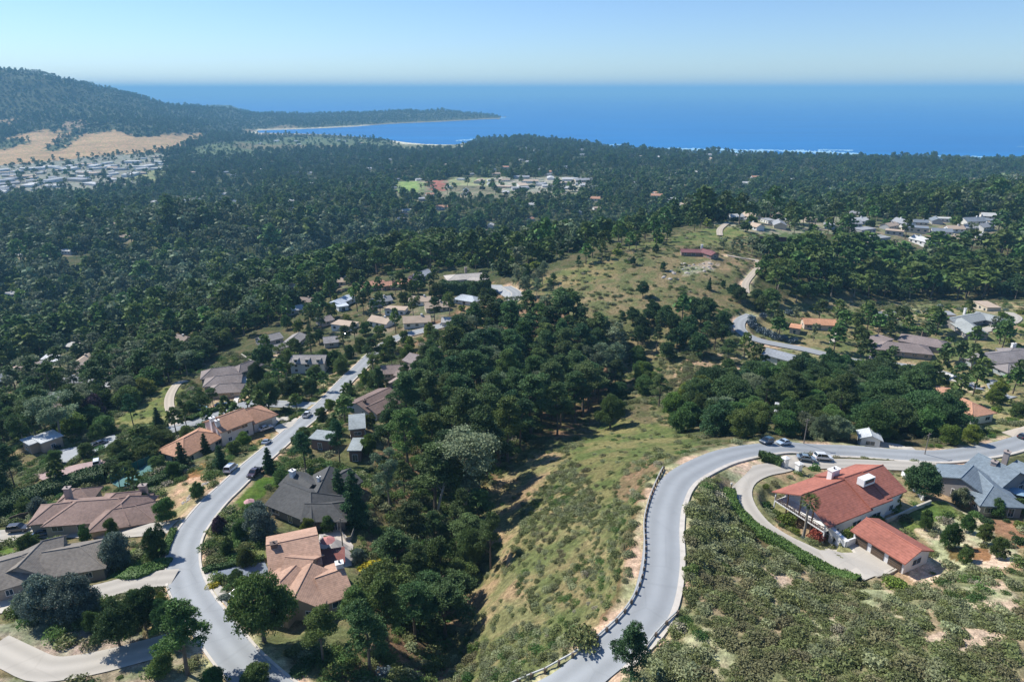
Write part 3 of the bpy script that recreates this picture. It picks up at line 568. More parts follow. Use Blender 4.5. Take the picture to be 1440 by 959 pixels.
# ------------------------------------------------------------------ roads and paving
def asphalt(name, c0, c1, dark=.82):
    m = bpy.data.materials.new(name); m.use_nodes = True; N, Lk = nodes_of(m); b = N['Principled BSDF']; b.inputs['Roughness'].default_value = .9; b.inputs['Specular IOR Level'].default_value = .2
    at = N.new('ShaderNodeAttribute'); at.attribute_name = 'across'; geo = N.new('ShaderNodeNewGeometry')
    t = N.new('ShaderNodeTexNoise'); t.inputs['Scale'].default_value = .22; t.inputs['Detail'].default_value = 9; t.inputs['Roughness'].default_value = .75; Lk.new(geo.outputs['Position'], t.inputs['Vector'])
    mx = N.new('ShaderNodeMix'); mx.data_type = 'RGBA'; mx.inputs[6].default_value = (*c0, 1); mx.inputs[7].default_value = (*c1, 1); Lk.new(t.outputs['Fac'], mx.inputs[0])
    # wheel tracks, a touch darker
    w = N.new('ShaderNodeMath'); w.operation = 'MULTIPLY'; w.inputs[1].default_value = 12.566; Lk.new(at.outputs['Fac'], w.inputs[0])
    c = N.new('ShaderNodeMath'); c.operation = 'COSINE'; Lk.new(w.outputs[0], c.inputs[0])
    mr = N.new('ShaderNodeMapRange'); mr.inputs[1].default_value = -1; mr.inputs[3].default_value = .87; mr.inputs[4].default_value = 1.04; Lk.new(c.outputs[0], mr.inputs[0])
    v = N.new('ShaderNodeVectorMath'); v.operation = 'SCALE'; Lk.new(mx.outputs[2], v.inputs[0]); Lk.new(mr.outputs[0], v.inputs['Scale'])
    # sealed cracks and patches
    vo = N.new('ShaderNodeTexVoronoi'); vo.feature = 'DISTANCE_TO_EDGE'; vo.inputs['Scale'].default_value = .11; Lk.new(geo.outputs['Position'], vo.inputs['Vector'])
    m2 = N.new('ShaderNodeMapRange'); m2.inputs[1].default_value = .0; m2.inputs[2].default_value = .02; m2.inputs[3].default_value = max(dark,.93); m2.inputs[4].default_value = 1; Lk.new(vo.outputs['Distance'], m2.inputs[0])
    v2 = N.new('ShaderNodeVectorMath'); v2.operation = 'SCALE'; Lk.new(v.outputs[0], v2.inputs[0]); Lk.new(m2.outputs[0], v2.inputs['Scale'])
    Lk.new(v2.outputs[0], b.inputs['Base Color']); return m
ASPH = asphalt('asphalt', (.27, .285, .29), (.38, .395, .40)); CONC = asphalt('concrete', (.42, .385, .33), (.50, .46, .39), .9); GRAV = asphalt('gravel', (.42, .36, .28), (.52, .45, .36), .95); DASPH = asphalt('dark_asphalt', (.17, .20, .24), (.23, .26, .30))
kerbm = mat('kerb_concrete', (.56, .51, .44), .9, .12, .7)
def strip(name, C, w0, w1, m, lift, ncr=5, crown=.05):
    """sheet along a polyline from offset w0 to w1 (positive = left of travel)"""
    P = C[:, :2]; T = np.gradient(P, axis=0); T /= np.linalg.norm(T, axis=1)[:, None] + 1e-9; Nn = np.stack([-T[:, 1], T[:, 0]], 1)
    s = np.linspace(0, 1, ncr); off = w0 + (w1 - w0) * s
    XY = P[:, None, :] + Nn[:, None, :] * off[None, :, None]
    lf = lift + .0011 * P[:, 1]
    Z = np.repeat(C[:, 2][:, None], ncr, 1) + lf[:, None] + crown * (1 - (2 * s - 1) ** 2)[None, :]
    V = np.concatenate([XY, Z[..., None]], -1).reshape(-1, 3); n = len(C)
    ii = np.arange(n * ncr).reshape(n, ncr); Q = np.stack([ii[:-1, :-1], ii[1:, :-1], ii[1:, 1:], ii[:-1, 1:]], -1).reshape(-1, 4)
    me = npmesh(name, V, Q, [m], smooth=True); a = me.attributes.new('across', 'FLOAT', 'POINT'); a.data.foreach_set('value', np.tile(s, n).astype(np.float32)); return me
RM = dict(road=ASPH, street=ASPH, upper_road=ASPH, side_street=ASPH, gravel_track=GRAV, far_drive=GRAV, dirt_path=GRAV, house_drive=CONC, loop_drive=CONC, entry_drive=CONC, lower_drive=CONC, corner_drive=CONC, terrace_drive=CONC, lane=ASPH)
RN = dict(house_drive='driveway', loop_drive='driveway', entry_drive='driveway', lower_drive='driveway', corner_drive='driveway', terrace_drive='driveway', upper_road='road', side_street='street', gravel_track='path', far_drive='path', dirt_path='path', lane='road')
for nm, (C, w) in ROADW.items():
    big = nm in ('road', 'street', 'upper_road')
    link(RN.get(nm, nm), strip(nm, C, -w / 2, w / 2, RM[nm], .09 if big else .03, crown=.05 if big else .02), kind='structure')
def kerb(C, side, off, w=.45, h=.13, i0=0, i1=None):
    D = C[i0:i1]; P = D[:, :2]; T = np.gradient(P, axis=0); T /= np.linalg.norm(T, axis=1)[:, None] + 1e-9; Nn = np.stack([-T[:, 1], T[:, 0]], 1) * side
    mb = MB(); lf = .05 + .0011 * P[:, 1]
    for i in range(len(P) - 1):
        q = []
        for k in (i, i + 1):
            a = P[k] + Nn[k] * off; b = P[k] + Nn[k] * (off + w); z = D[k, 2] + lf[k]
            q.append([(a[0], a[1], z - .1), (a[0], a[1], z + h), (b[0], b[1], z + h), (b[0], b[1], z - .4)])
        vs = q[0] + q[1]; mb.add(vs, [(0, 1, 5, 4), (1, 2, 6, 5), (2, 3, 7, 6)], kerbm)
    return mb.mesh('kerb')
Cr = ROADW['road'][0]; Cs = ROADW['street'][0]
link('kerb', kerb(Cr, -1, 3.05, .85, .12, 8, 130), kind='structure')
link('kerb', kerb(Cs, -1, 3.0, .45, .13), kind='structure'); link('kerb', kerb(Cs, 1, 3.0, .45, .12), kind='structure')
def patch(name, poly, m, lift=.12, step=2.5, kindname=None):
    W2 = [pick(*p) for p in poly]; B = []
    for i in range(len(W2)):
        a, b = np.array(W2[i]), np.array(W2[(i + 1) % len(W2)]); n = max(1, int(np.linalg.norm(b - a) / step))
        B += [tuple(a + (b - a) * k / n) for k in range(n)]
    xs = [p[0] for p in B]; ys = [p[1] for p in B]; pts = [Vector(p) for p in B]; nb = len(B)
    inner = []
    for x in np.arange(min(xs), max(xs), step):
        for y in np.arange(min(ys), max(ys), step):
            c = False
            for i in range(nb):
                x1, y1 = B[i]; x2, y2 = B[i - 1]
                if (y1 > y) != (y2 > y) and x < (x2 - x1) * (y - y1) / (y2 - y1) + x1: c = not c
            if c and min(abs(x - p[0]) + abs(y - p[1]) for p in B) > step * .5: inner.append(Vector((x, y)))
    v, e, f, *_ = delaunay_2d_cdt(pts + inner, [(i, (i + 1) % nb) for i in range(nb)], [], 1, 1e-4)
    me = bpy.data.meshes.new(name); me.from_pydata([(p.x, p.y, hz(p.x, p.y) + lift + .0011 * p.y) for p in v], [], [list(q) for q in f]); me.materials.append(m)
    me.update(); link(name, me, kind='structure'); return W2
def flat_cover(poly):
    J, I = inpoly(poly, warp=False); BLOCK[J, I] = 1; return J, I
PATCHES = [('driveway', CONC, [(1150,775),(1178,756),(1212,762),(1236,778),(1262,797),(1242,809),(1215,817),(1190,806),(1165,795)]),
 ('driveway', DASPH, [(294,804),(330,796),(372,790),(378,803),(372,828),(352,838),(338,826),(322,812),(303,818)]),
 ('apron', CONC, [(284,806),(296,803),(308,822),(330,848),(338,866),(326,862),(305,838)]),
 ('parking_court', ASPH, [(62,645),(80,634),(120,627),(160,612),(170,618),(150,632),(120,642),(92,652)]),
 ('terrace', mat('pinkish_paving', (.36,.26,.24), .9, .15, .6), [(45,668),(85,660),(150,646),(155,652),(150,668),(120,664),(60,676)]),
 ('driveway', CONC, [(-30,822),(45,818),(50,835),(30,860),(-30,870)]),
 ('driveway', CONC, [(330,596),(360,590),(405,584),(408,592),(385,602),(350,612),(330,632),(322,626),(330,606)]),
 ('driveway', CONC, [(385,602),(400,596),(416,588),(424,594),(408,604),(395,612)]),
 ('patio', mat('pale_paving', (.5,.44,.38), .9, .12, .6), [(455,748),(478,742),(497,768),(495,796),(480,800),(470,775),(447,772)]),
 ('patio', mat('white_paving', (.62,.58,.52), .9, .12, .6), [(330,535),(345,528),(350,540),(337,552),(334,572),(328,572)]),
 ('courtyard', mat('court_green', (.07,.17,.16), .8, .08, .6), [(158,681),(232,645),(243,654),(215,665),(180,684),(167,686)]),
 ('driveway', CONC, [(1215,628),(1240,622),(1265,626),(1290,636),(1300,641),(1285,641),(1262,634)]),
 ('driveway', GRAV, [(1408,609),(1440,600),(1470,604),(1445,618),(1425,616)]),
 ('driveway', mat('pink_drive', (.46,.36,.30), .9, .12, .6), [(1219,484),(1232,483),(1232,506),(1222,508)]),
 ('driveway', CONC, [(1165,483),(1173,468),(1178,470),(1175,484)]),
 ('driveway', CONC, [(1290,519),(1310,520),(1352,531),(1355,541),(1330,536),(1305,528)]),
 ('parking_court', ASPH, [(640,404),(655,396),(705,402),(722,415),(715,420),(700,412)]),
]
for nm, m, poly in PATCHES:
    flat_cover(poly); patch(nm, poly, m, .10)
# ------------------------------------------------------------------ houses
glass = mat('window_glass', (.03, .05, .07), .08, .1, 1, spec=.8); framem = mat('white_frame', (.7, .7, .68), .5, .05, 1); darkfr = mat('dark_door', (.12, .085, .06), .6, .1, 2)
_wins = {}
def window_mesh(w, h, kind='w'):
    k = (round(w, 1), round(h, 1), kind)
    if k not in _wins:
        mb = MB(); f = .09
        if kind == 'g':
            mb.box((0, -.05, h / 2), (w, .12, h), darkfr)
            for i in range(1, 4): mb.box((0, -.125, h * i / 4), (w * .98, .03, .05), mat('door_groove', (.05, .04, .03), .8))
        elif kind == 'gw':
            mb.box((0, -.05, h / 2), (w, .12, h), mat('garage_door_pale', (.42, .39, .34), .6, .06, 1))
            for i in range(1, 4): mb.box((0, -.125, h * i / 4), (w * .98, .03, .04), mat('door_groove', (.05, .04, .03), .8))
        else:
            mb.box((0, -.02, h / 2), (w - .02, .05, h - .02), glass)
            for x in (-w / 2, w / 2): mb.box((x, -.03, h / 2), (f, .12, h + f), framem)
            for z in (0, h): mb.box((0, -.035, z), (w - f, .14, f), framem)
            if w > 1: mb.box((0, -.03, h / 2), (.05, .09, h - f), framem)
        _wins[k] = mb.mesh('window')
    return _wins[k]
def g2w(g, s, q): return g['o'] + g['u'] * s + np.array((-g['u'][1], g['u'][0])) * q
def inside_other(hs, g, x, y):
    for o in hs['wings']:
        if o is g: continue
        d = np.array((x, y)) - o['o']; s = d @ o['u']; q = abs(d @ np.array((-o['u'][1], o['u'][0])))
        if o['lo'] - .2 < s < o['hi'] + .2 and q < o['W'] / 2 + .2: return True
    return False
capc = {}
def build_house(h, k):
    z = h['z']; c = np.mean([g['o'] for g in h['wings']], 0)
    root = empty(h['k'], (c[0], c[1], z), label=h['l'], cat=h.get('cat', 'house'))
    tilen = 'tile' if h.get('tile') else 'shingle'
    rm = mat('roof_%s_%d' % (tilen, k), h['roof'], .85, .20, 1.6, sc2=.16, nz2=.16, bump=.5, stops=.15 if not h.get('tile') else .19); cm = mat('roof_cap_%d' % k, tuple(min(.8, v * 1.18) for v in h['roof']), .85, .1, 1)
    wm = mat('wall_%d' % k, h['wall'], .85, .07, .4)
    W, Rf = MB(), MB(); wl = []
    for gi, g in enumerate(h['wings']):
        wd, ev, rs, lo, hi = g['W'], g['ev'], g['rs'], g['lo'], g['hi']; oh = .6
        def P(s, q, zz): a = g2w(g, s, q) - c; return (a[0], a[1], zz)
        i0 = .2 if g['en'][0] != 'h' else 0; hw = wd / 2 - .1
        a, b = lo + .02 * gi + (2.9 if k == 0 and gi == 0 else 0), hi - .02 * gi; zb = -1.6
        vs = [P(a, -hw, zb), P(b, -hw, zb), P(b, hw, zb), P(a, hw, zb), P(a, -hw, ev - .05), P(b, -hw, ev - .05), P(b, hw, ev - .05), P(a, hw, ev - .05)]
        fs = [(0, 1, 5, 4), (2, 3, 7, 6)]
        if h.get('gar') and k == 1: fs = [(0, 1, 5, 4), (2, 3, 7, 6)]
        for e, (i, j, m_, n_) in enumerate(((3, 0, 4, 7), (1, 2, 6, 5))):
            if g['en'][e] == 'g': vs.append(P(a if e == 0 else b, 0, ev + rs - .28)); fs.append((i, j, m_, len(vs) - 1, n_))
            else: fs.append((i, j, m_, n_))
        fs.append((4, 5, 6, 7)) if g['en'][0] == 'f' else None
        W.add(vs, fs, wm)
        if g['en'][0] == 'f':
            Rf.add([P(lo - .4, -wd / 2 - .4, ev), P(hi + .4, -wd / 2 - .4, ev), P(hi + .4, wd / 2 + .4, ev), P(lo - .4, wd / 2 + .4, ev)] + [P(lo - .4, -wd / 2 - .4, ev + .3), P(hi + .4, -wd / 2 - .4, ev + .3), P(hi + .4, wd / 2 + .4, ev + .3), P(lo - .4, wd / 2 + .4, ev + .3)],
                   [(3, 2, 1, 0), (4, 5, 6, 7), (0, 1, 5, 4), (1, 2, 6, 5), (2, 3, 7, 6), (3, 0, 4, 7)], rm)
        else:
            sl = rs / (wd / 2); ez = ev - oh * sl; E0 = lo - oh if g['en'][0] == 'h' else lo - .45; E1 = hi + oh if g['en'][1] == 'h' else hi + .45
            r0 = 0 if g['en'][0] == 'h' else E0; r1 = g['L'] if g['en'][1] == 'h' else E1; Wd = wd / 2 + oh
            if r1 < r0: r0 = r1 = (r0 + r1) / 2
            top = [(E0, -Wd, ez), (E1, -Wd, ez), (E1, Wd, ez), (E0, Wd, ez), (r0, 0, ev + rs), (r1, 0, ev + rs)]
            vs = [P(*t) for t in top] + [P(s, q, zz - .24) for s, q, zz in top]
            fs = [(0, 1, 5, 4), (2, 3, 4, 5), (7, 6, 10, 11), (9, 8, 11, 10), (1, 0, 6, 7), (3, 2, 8, 9)]
            for e, (i, j, rr) in enumerate(((3, 0, 4), (1, 2, 5))):
                if g['en'][e] == 'h': fs += [(i, j, rr), (j + 6, i + 6, rr + 6), (j, i, i + 6, j + 6)]
                else: fs += [(j, rr, rr + 6, j + 6), (rr, i, i + 6, rr + 6)]
            Rf.add(vs, fs, rm)
            cl = [((r0, 0, ev + rs), (r1, 0, ev + rs))]
            if g['en'][0] == 'h': cl += [((E0, -Wd, ez), (r0, 0, ev + rs)), ((E0, Wd, ez), (r0, 0, ev + rs))]
            if g['en'][1] == 'h': cl += [((E1, -Wd, ez), (r1, 0, ev + rs)), ((E1, Wd, ez), (r1, 0, ev + rs))]
            for p, q in cl:
                if np.linalg.norm(np.array(p) - np.array(q)) > .5: Rf.tube([P(*p), P(*q)], .13, cm, 5)
        # openings
        sides = [((lo, -wd / 2 + .1), (hi, -wd / 2 + .1)), ((hi, wd / 2 - .1), (lo, wd / 2 - .1)), ((hi - .02 * gi, -wd / 2), (hi - .02 * gi, wd / 2)), ((lo + .02 * gi + (2.9 if k == 0 and gi == 0 else 0), wd / 2), (lo + .02 * gi + (2.9 if k == 0 and gi == 0 else 0), -wd / 2))]
        fl = 2 if ev > 4.3 and k != 0 else 1
        for si, (p, q) in enumerate(sides):
            p = np.array(p); q = np.array(q); L = np.linalg.norm(q - p)
            if L < 3: continue
            n = max(1, int(L / 4.2))
            A = g2w(g, *p); B = g2w(g, *q); d = (B - A) / L; ang = math.atan2(d[1], d[0]); nrm = np.array((d[1], -d[0])); mid = (A + B) / 2
            facing = nrm @ (-mid) > 0
            isg = [x for x in h.get('gar', []) if x[0] == gi]
            gar_here = False
            if isg and facing and si in (0, 1) and (len([1]) == 1): gar_here = True
            if k == 1 and si in (0, 1):
                gar_here = facing
            if gar_here:
                nb = isg[0][1] if isg and isg[0][1] > 0 else 1
                if k == 1:
                    nb = 3
                for i in range(nb):
                    w_ = (L - 1.2) / nb - .5 if k == 1 else min(4.8, L - 1.5); cpt = A + d * (L * (i + .5) / nb) + nrm * .02
                    wl.append((cpt - c, ang, window_mesh(round(w_, 1), 2.3, 'g' if k == 1 else 'gw'), 'garage_door'))
                continue
            for fz in range(fl):
                for i in range(n):
                    cpt = A + d * (L * (i + .5) / n) + nrm * .01
                    if inside_other(h, g, *(cpt + nrm * .3)): continue
                    ww = (1.5, 2.0, 1.2, 2.4)[(i * 7 + gi * 3 + si + k) % 4]; ww = min(ww, L / n - .8); hh = 1.3
                    zz = (.9, ev - 1.95)[fz] if fl == 2 else .9; hh = 1.3 if fz == 0 else 1.1
                    if fl == 1 and (i + gi + si) % 4 == 1: zz, hh = .15, 2.05
                    wl.append((cpt - c, ang, window_mesh(ww, hh), 'window', zz))
    link('wall', W.mesh('wall'), root)
    ro = link('roof', Rf.mesh('roof'), root)
    for wv in wl:
        zz = wv[4] if len(wv) > 4 else .0
        link(wv[3], wv[2], root, (wv[0][0], wv[0][1], zz), wv[1])
    for (px, py, hw, dw, hh, cc) in h.get('ch', []):
        # stands on the roof where the photo shows it
        g = h['wings'][0]; top = h['z'] + g['ev'] + g['rs'] * .6
        x, y = at_z(px, py, top); mb = MB(); cm2 = {'w': WHITE, 'b': (.16, .12, .1), 'p': (.36, .3, .27)}[cc]
        m1 = mat('chimney_' + cc, cm2, .85, .1, 1); zt = g['ev'] + g['rs'] + hh * .45
        x -= c[0]; y -= c[1]; ang = math.atan2(g['u'][1], g['u'][0])
        mb.box((x, y, zt / 2 + 1), (hw, dw, zt - 2), m1, ang); mb.box((x, y, zt + .08), (hw + .3, dw + .3, .16), m1, ang)
        mb.tube([(x, y, zt + .1), (x, y, zt + .55)], .2, mat('flue', (.10, .09, .085), .7), 6)
        link('chimney', mb.mesh('chimney'), ro)
    h['root'] = root; h['c'] = c
    if h.get('dorm'):
        g = h['wings'][0]
        for i in range(h['dorm']):
            mb = MB(); s = g['L'] * (i + .5) / h['dorm']; v = g2w(g, s, 0); n = np.array((-g['u'][1], g['u'][0])); n = n if n @ (-v) > 0 else -n
            cpt = v + n * (g['W'] / 2 - 1.6) - c; ang = math.atan2(g['u'][1], g['u'][0])
            mb.box((cpt[0], cpt[1], g['ev'] + .7), (1.8, 2.4, 1.3), wm, ang); mb.box((cpt[0] + n[0] * .1, cpt[1] + n[1] * .1, g['ev'] + 1.42), (2.2, 2.8, .14), rm, ang)
            d = cpt + n * 1.22; mb.box((d[0], d[1], g['ev'] + .75), (1.0, .06, .8), glass, ang)
            link('dormer', mb.mesh('dormer'), root)
    return root
for k, h in enumerate(HOUSES): build_house(h, k)
# ------------------------------------------------------------------ plants
bark = mat('bark', (.16, .125, .095), .95, .25, 1.2); barkp = mat('bark_pale', (.30, .26, .21), .95, .2, 1.2)
LEAF = dict(pine=leafmat('pine_needles', (0.089, 0.144, 0.046), .32, .03, .25), conifer=leafmat('conifer_needles', (0.059, 0.119, 0.045), .25, .03, .2), cypress=leafmat('cypress_leaves', (0.066, 0.120, 0.038), .3, .025, .22),
  oak=leafmat('oak_leaves', (0.106, 0.172, 0.044), .35, .03, .28), grey=leafmat('grey_green_leaves', (0.149, 0.196, 0.149), .2, .02, .2), euc=leafmat('eucalyptus_leaves', (0.172, 0.218, 0.118), .3, .03, .25),
  lime=leafmat('bright_leaves', (0.156, 0.221, 0.039), .25, .03, .28), yellow=leafmat('yellow_leaves', (.42, .38, .02), .15, .02), bluegrey=leafmat('blue_grey_leaves', (.13, .17, .19), .15, .02), plum=leafmat('plum_leaves', (.10, .055, .07), .2, .02), red=leafmat('red_leaves', (.33, .06, .05), .2, .02),
  sage=leafmat('sage_leaves', (.22, .24, .12), .3, .010, .15), brush=leafmat('olive_brush_leaves', (.17, .195, .07), .3, .010, .15), dry=leafmat('dry_brush', (.30, .275, .19), .25, .015), hedge=leafmat('hedge_leaves', (0.094, 0.169, 0.037), .12, .01), dhedge=leafmat('dark_hedge_leaves', (0.058, 0.111, 0.029), .12, .01), rust=leafmat('rust_brush', (.17, .165, .075), .2, .015))
def quads(P, size, rg, up=.0, flat=.6):
    """one leaf spray per point: a randomly turned quad"""
    n = len(P); a = rg.normal(size=(n, 3)); a /= np.linalg.norm(a, axis=1)[:, None]; a[:, 2] *= flat
    b = rg.normal(size=(n, 3)); b = np.cross(a, b); b /= np.linalg.norm(b, axis=1)[:, None] + 1e-9; a /= np.linalg.norm(a, axis=1)[:, None] + 1e-9
    s = (size * (.6 + .8 * rg.random(n)))[:, None] * .5; s2 = s * (.55 + .4 * rg.random(n))[:, None]
    V = np.stack([P - a * s - b * s2 * .5, P + b * s2, P + a * s + b * s2 * .3, P - b * s2], 1).reshape(-1, 3)
    return V, np.arange(4 * n).reshape(n, 4)
def lobes_for(kind, rg):
    L = []; U = rg.random
    if kind == 'pine':
        H = 17; n = 22; lean = rg.normal(size=2) * .5; b0 = .42 + .12 * U()
        for i in range(n):
            f = b0 + (1 - b0) * (i + .5) / n; g = (f - b0) / (1 - b0); R_ = 4.6 * (1 - .75 * g ** 1.8) * (.35 + .75 * U()); th = i * 2.4 + U() * 1.2
            if U() < .14: continue
            L.append((R_ * math.cos(th) * .85 + lean[0] * g, R_ * math.sin(th) * .85 + lean[1] * g, f * H - .7 + rg.normal() * .35, .95 + 1.05 * U() * (1 - .4 * g), .5 + .2 * U()))
        L.append((lean[0], lean[1], H - 1.0, 1.2, .8)); L.append((lean[0] * .6, lean[1] * .6, H * .78, 1.7, .9))
    elif kind == 'conifer':
        H = 13
        for i in range(30):
            f = .08 + .88 * i / 30; R_ = (3.1 * (1 - f) ** .85 + .15) * (.75 + .45 * U()); th = i * 2.4 + U()
            L.append((R_ * math.cos(th) * .8, R_ * math.sin(th) * .8, f * H - .15 * R_, .55 + .95 * (1 - f), .55))
        for i in range(7): L.append((0, 0, H * (.12 + .13 * i), 2.0 * (1 - .125 * i), 1.0))
    elif kind == 'cypress':
        H = 10
        for i in range(30):
            th = i * 2.4; R_ = 5.2 * math.sqrt((i + .5) / 30) * (.75 + .4 * U())
            L.append((R_ * math.cos(th), R_ * math.sin(th), H * (.86 - .40 * (R_ / 5.5) ** 2) + rg.normal() * .7 - .8, 1.0 + 1.0 * U(), .5 + .2 * U()))
        for i in range(7): L.append((3.0 * math.cos(i), 3.0 * math.sin(i), 3.0 + U(), 1.8, .7))
    elif kind == 'euc':
        H = 17
        for i in range(17):
            th = i * 2.4; R_ = 3.6 * U() ** .5; f = .42 + .55 * U()
            L.append((R_ * math.cos(th), R_ * math.sin(th), H * f, .9 + 1.1 * U(), .95))
    else:
        H = 7; n = 22; ax = .8 + .45 * U(); sk = rg.normal(size=2) * .35
        for i in range(n):
            th = i * 2.4 + U() * .5; f = (i + .5) / n; R_ = 3.2 * math.sqrt(f) * (.7 + .45 * U())
            L.append((R_ * math.cos(th) * ax + sk[0], R_ * math.sin(th) / ax + sk[1], 5.5 - 3.2 * (R_ / 3.6) ** 2 + rg.normal() * .55, .75 + .65 * U(), .75))
        for i in range(9): L.append((2.3 * math.cos(i * .7 + 1) * ax, 2.3 * math.sin(i * .7 + 1) / ax, 1.3 + .9 * U(), .9 + .4 * U(), .8))
        L.append((0, 0, 3.4, 2.1, .9))
    return H, L
def crown_data(kind, leaf, cover, rg):
    H, L = lobes_for(kind, rg); Vs, Ts = [], []
    for (x, y, z, r, fz) in L:
        n = max(6, int(cover * 4 * math.pi * r * r / (leaf * leaf * .45)))
        nc = max(3, n // 14); d = rg.normal(size=(nc, 3)); d /= np.linalg.norm(d, axis=1)[:, None]; d[:, 2] = np.where(d[:, 2] < -.25, -d[:, 2], d[:, 2])
        rr = r * (.72 + .36 * rg.random(nc)); cc = d * rr[:, None]; ct = .72 + .56 * rg.random(nc)
        k = rg.integers(0, nc, n); P = cc[k] + rg.normal(size=(n, 3)) * r * .2
        P[:, 2] *= fz; P += (x, y, z); lt = .85 + .3 * rg.random()
        Vs.append(P); Ts.append(ct[k] * lt * (.88 + .24 * rg.random(n)))
    P = np.concatenate(Vs); T = np.concatenate(Ts); P[:, 2] = np.maximum(P[:, 2], .3)
    V, Q = quads(P, np.full(len(P), leaf), rg); return H, L, V, Q, T
def trunk_mb(kind, H, L, rg, m, limbs=8):
    mb = MB(); r = {'pine': .32, 'conifer': .24, 'cypress': .42, 'euc': .3}.get(kind, .22); top = H * (.92 if kind in ('pine', 'conifer') else .55 if kind != 'euc' else .7)
    w = .35; pts = [(w * math.sin(f * 3 + 1) * f, w * math.cos(f * 4) * f - w * f, -1.0 + (top + 1.0) * f) for f in np.linspace(0, 1, 6)]
    mb.tube(pts, [r * (1.25 - f * 1.05) for f in np.linspace(0, 1, 6)], m, 6)
    for i in range(0, len(L), max(1, len(L) // limbs)):
        x, y, z, rr, _ = L[i]; z0 = max(H * .15, min(z - math.hypot(x, y) * .6, top * .95)); f = z0 / H
        mb.tube([(0, 0, z0), (x * .5, y * .5, (z0 + z) / 2 + .2), (x, y, z)], [r * .45, r * .3, r * .12], m, 4)
    return mb
PROTO = {}
def proto(kind, look, lod, var):
    """meshes (crown, trunk) for a kind of tree; lod 0 fine .. 3 coarse (one joined mesh)"""
    key = (kind, look, lod, var)
    if key in PROTO: return PROTO[key]
    rg = np.random.default_rng(abs(var * 311 + sum(map(ord, kind)) * 7))
    leaf, cover = [(.33, 1.2), (.55, 1.15), (1.0, 1.05), (2.1, .9)][lod]
    if kind == 'oak': leaf *= .8
    H, L, V, Q, T = crown_data(kind, leaf, cover, rg)
    bm_ = barkp if kind == 'euc' else bark
    if lod < 2:
        c = npmesh('crown', V, Q, [LEAF[look]], T); t = trunk_mb(kind, H, L, rg, bm_).mesh('trunk'); PROTO[key] = (H, c, t)
    else:
        tb = trunk_mb(kind, H, L, rg, bm_, 1 if lod == 3 else 3); TV = np.array(tb.v); n = len(V); TQ = np.array([f for f in tb.f if len(f) == 4]); 
        me = npmesh(kind, np.concatenate([V, TV]), np.concatenate([Q, TQ + n]), [LEAF[look], bm_], np.r_[T, np.ones(len(TQ))], midx=np.r_[np.zeros(len(Q)), np.ones(len(TQ))]); PROTO[key] = (H, me, None)
    return PROTO[key]
TREENAME = dict(pine='pine_tree', conifer='conifer_tree', cypress='cypress_tree', euc='eucalyptus_tree', oak='oak_tree')
TREECAT = dict(pine='pine tree', conifer='conifer', cypress='cypress tree', euc='eucalyptus tree', oak='broadleaf tree')
def put_tree(kind, look, x, y, h, wsc, label, group, lod=None, name=None, cat=None):
    t = math.hypot(x, y); 
    if lod is None: lod = 0 if t < 300 else (1 if t < 420 else 2)
    H, c, tr = proto(kind, look, lod, random.randrange(6)); s = h / H; wsc *= {'oak': .76, 'cypress': .70, 'pine': .95}.get(kind, 1); z = hz(x, y) - .15; rz = random.uniform(0, 6.28); sc = (s * wsc, s * wsc * random.uniform(.9, 1.1), s)
    nm = name or TREENAME[kind]; ct = cat or TREECAT[kind]
    if tr is None:
        return link(nm, c, None, (x, y, z), rz, sc, label=label, cat=ct, group=group)
    root = empty(nm, (x, y, z), rz, label=label, cat=ct, group=group)
    link('crown', c, root, sc=sc); link('trunk', tr, root, sc=sc); return root
# bushes
def bush_mesh(name, look, leaf, r=1.0, hgt=1.0, n=170, seed=0, trunkm=None):
    rg = np.random.default_rng(seed + 50); Ps, Ts = [], []
    for i in range(6):
        th = i * 2.4; q = r * .55 * math.sqrt(i / 6); rr = r * (.45 + .2 * rg.random()); k = n // 6
        d = rg.normal(size=(k, 3)); d /= np.linalg.norm(d, axis=1)[:, None]; d[:, 2] = abs(d[:, 2])
        P = d * rr * (.75 + .35 * rg.random(k))[:, None]; P[:, 2] *= hgt; P += (q * math.cos(th), q * math.sin(th), .3 * hgt * rg.random() + .05); Ps.append(P); Ts.append((.75 + .5 * rg.random()) * (.85 + .3 * rg.random(k)))
    P = np.concatenate(Ps); V, Q = quads(P, np.full(len(P), leaf), rg); return npmesh(name, V, Q, [LEAF[look]], np.concatenate(Ts))
_bp = {}
def bproto(look, fine):
    k = (look, fine)
    if k not in _bp: _bp[k] = bush_mesh('bush', look, .16 if fine else .3, 1, 1, 900 if fine else 260, len(_bp))
    return _bp[k]
def put_bush(look, x, y, r, h, label, group, name='shrub'):
    return link(name, bproto(look, math.hypot(x, y) < 260), None, (x, y, hz(x, y) - .1), random.uniform(0, 6.28), (r, r * random.uniform(.85, 1.15), h * .95), label=label, cat='shrub', group=group)
def ingrid(poly):
    W2 = [pick(*p) for p in poly]; return W2
def pip(P, x, y):
    c = False
    for i in range(len(P)):
        x1, y1 = P[i]; x2, y2 = P[i - 1]
        if (y1 > y) != (y2 > y) and x < (x2 - x1) * (y - y1) / (y2 - y1) + x1: c = not c
    return c
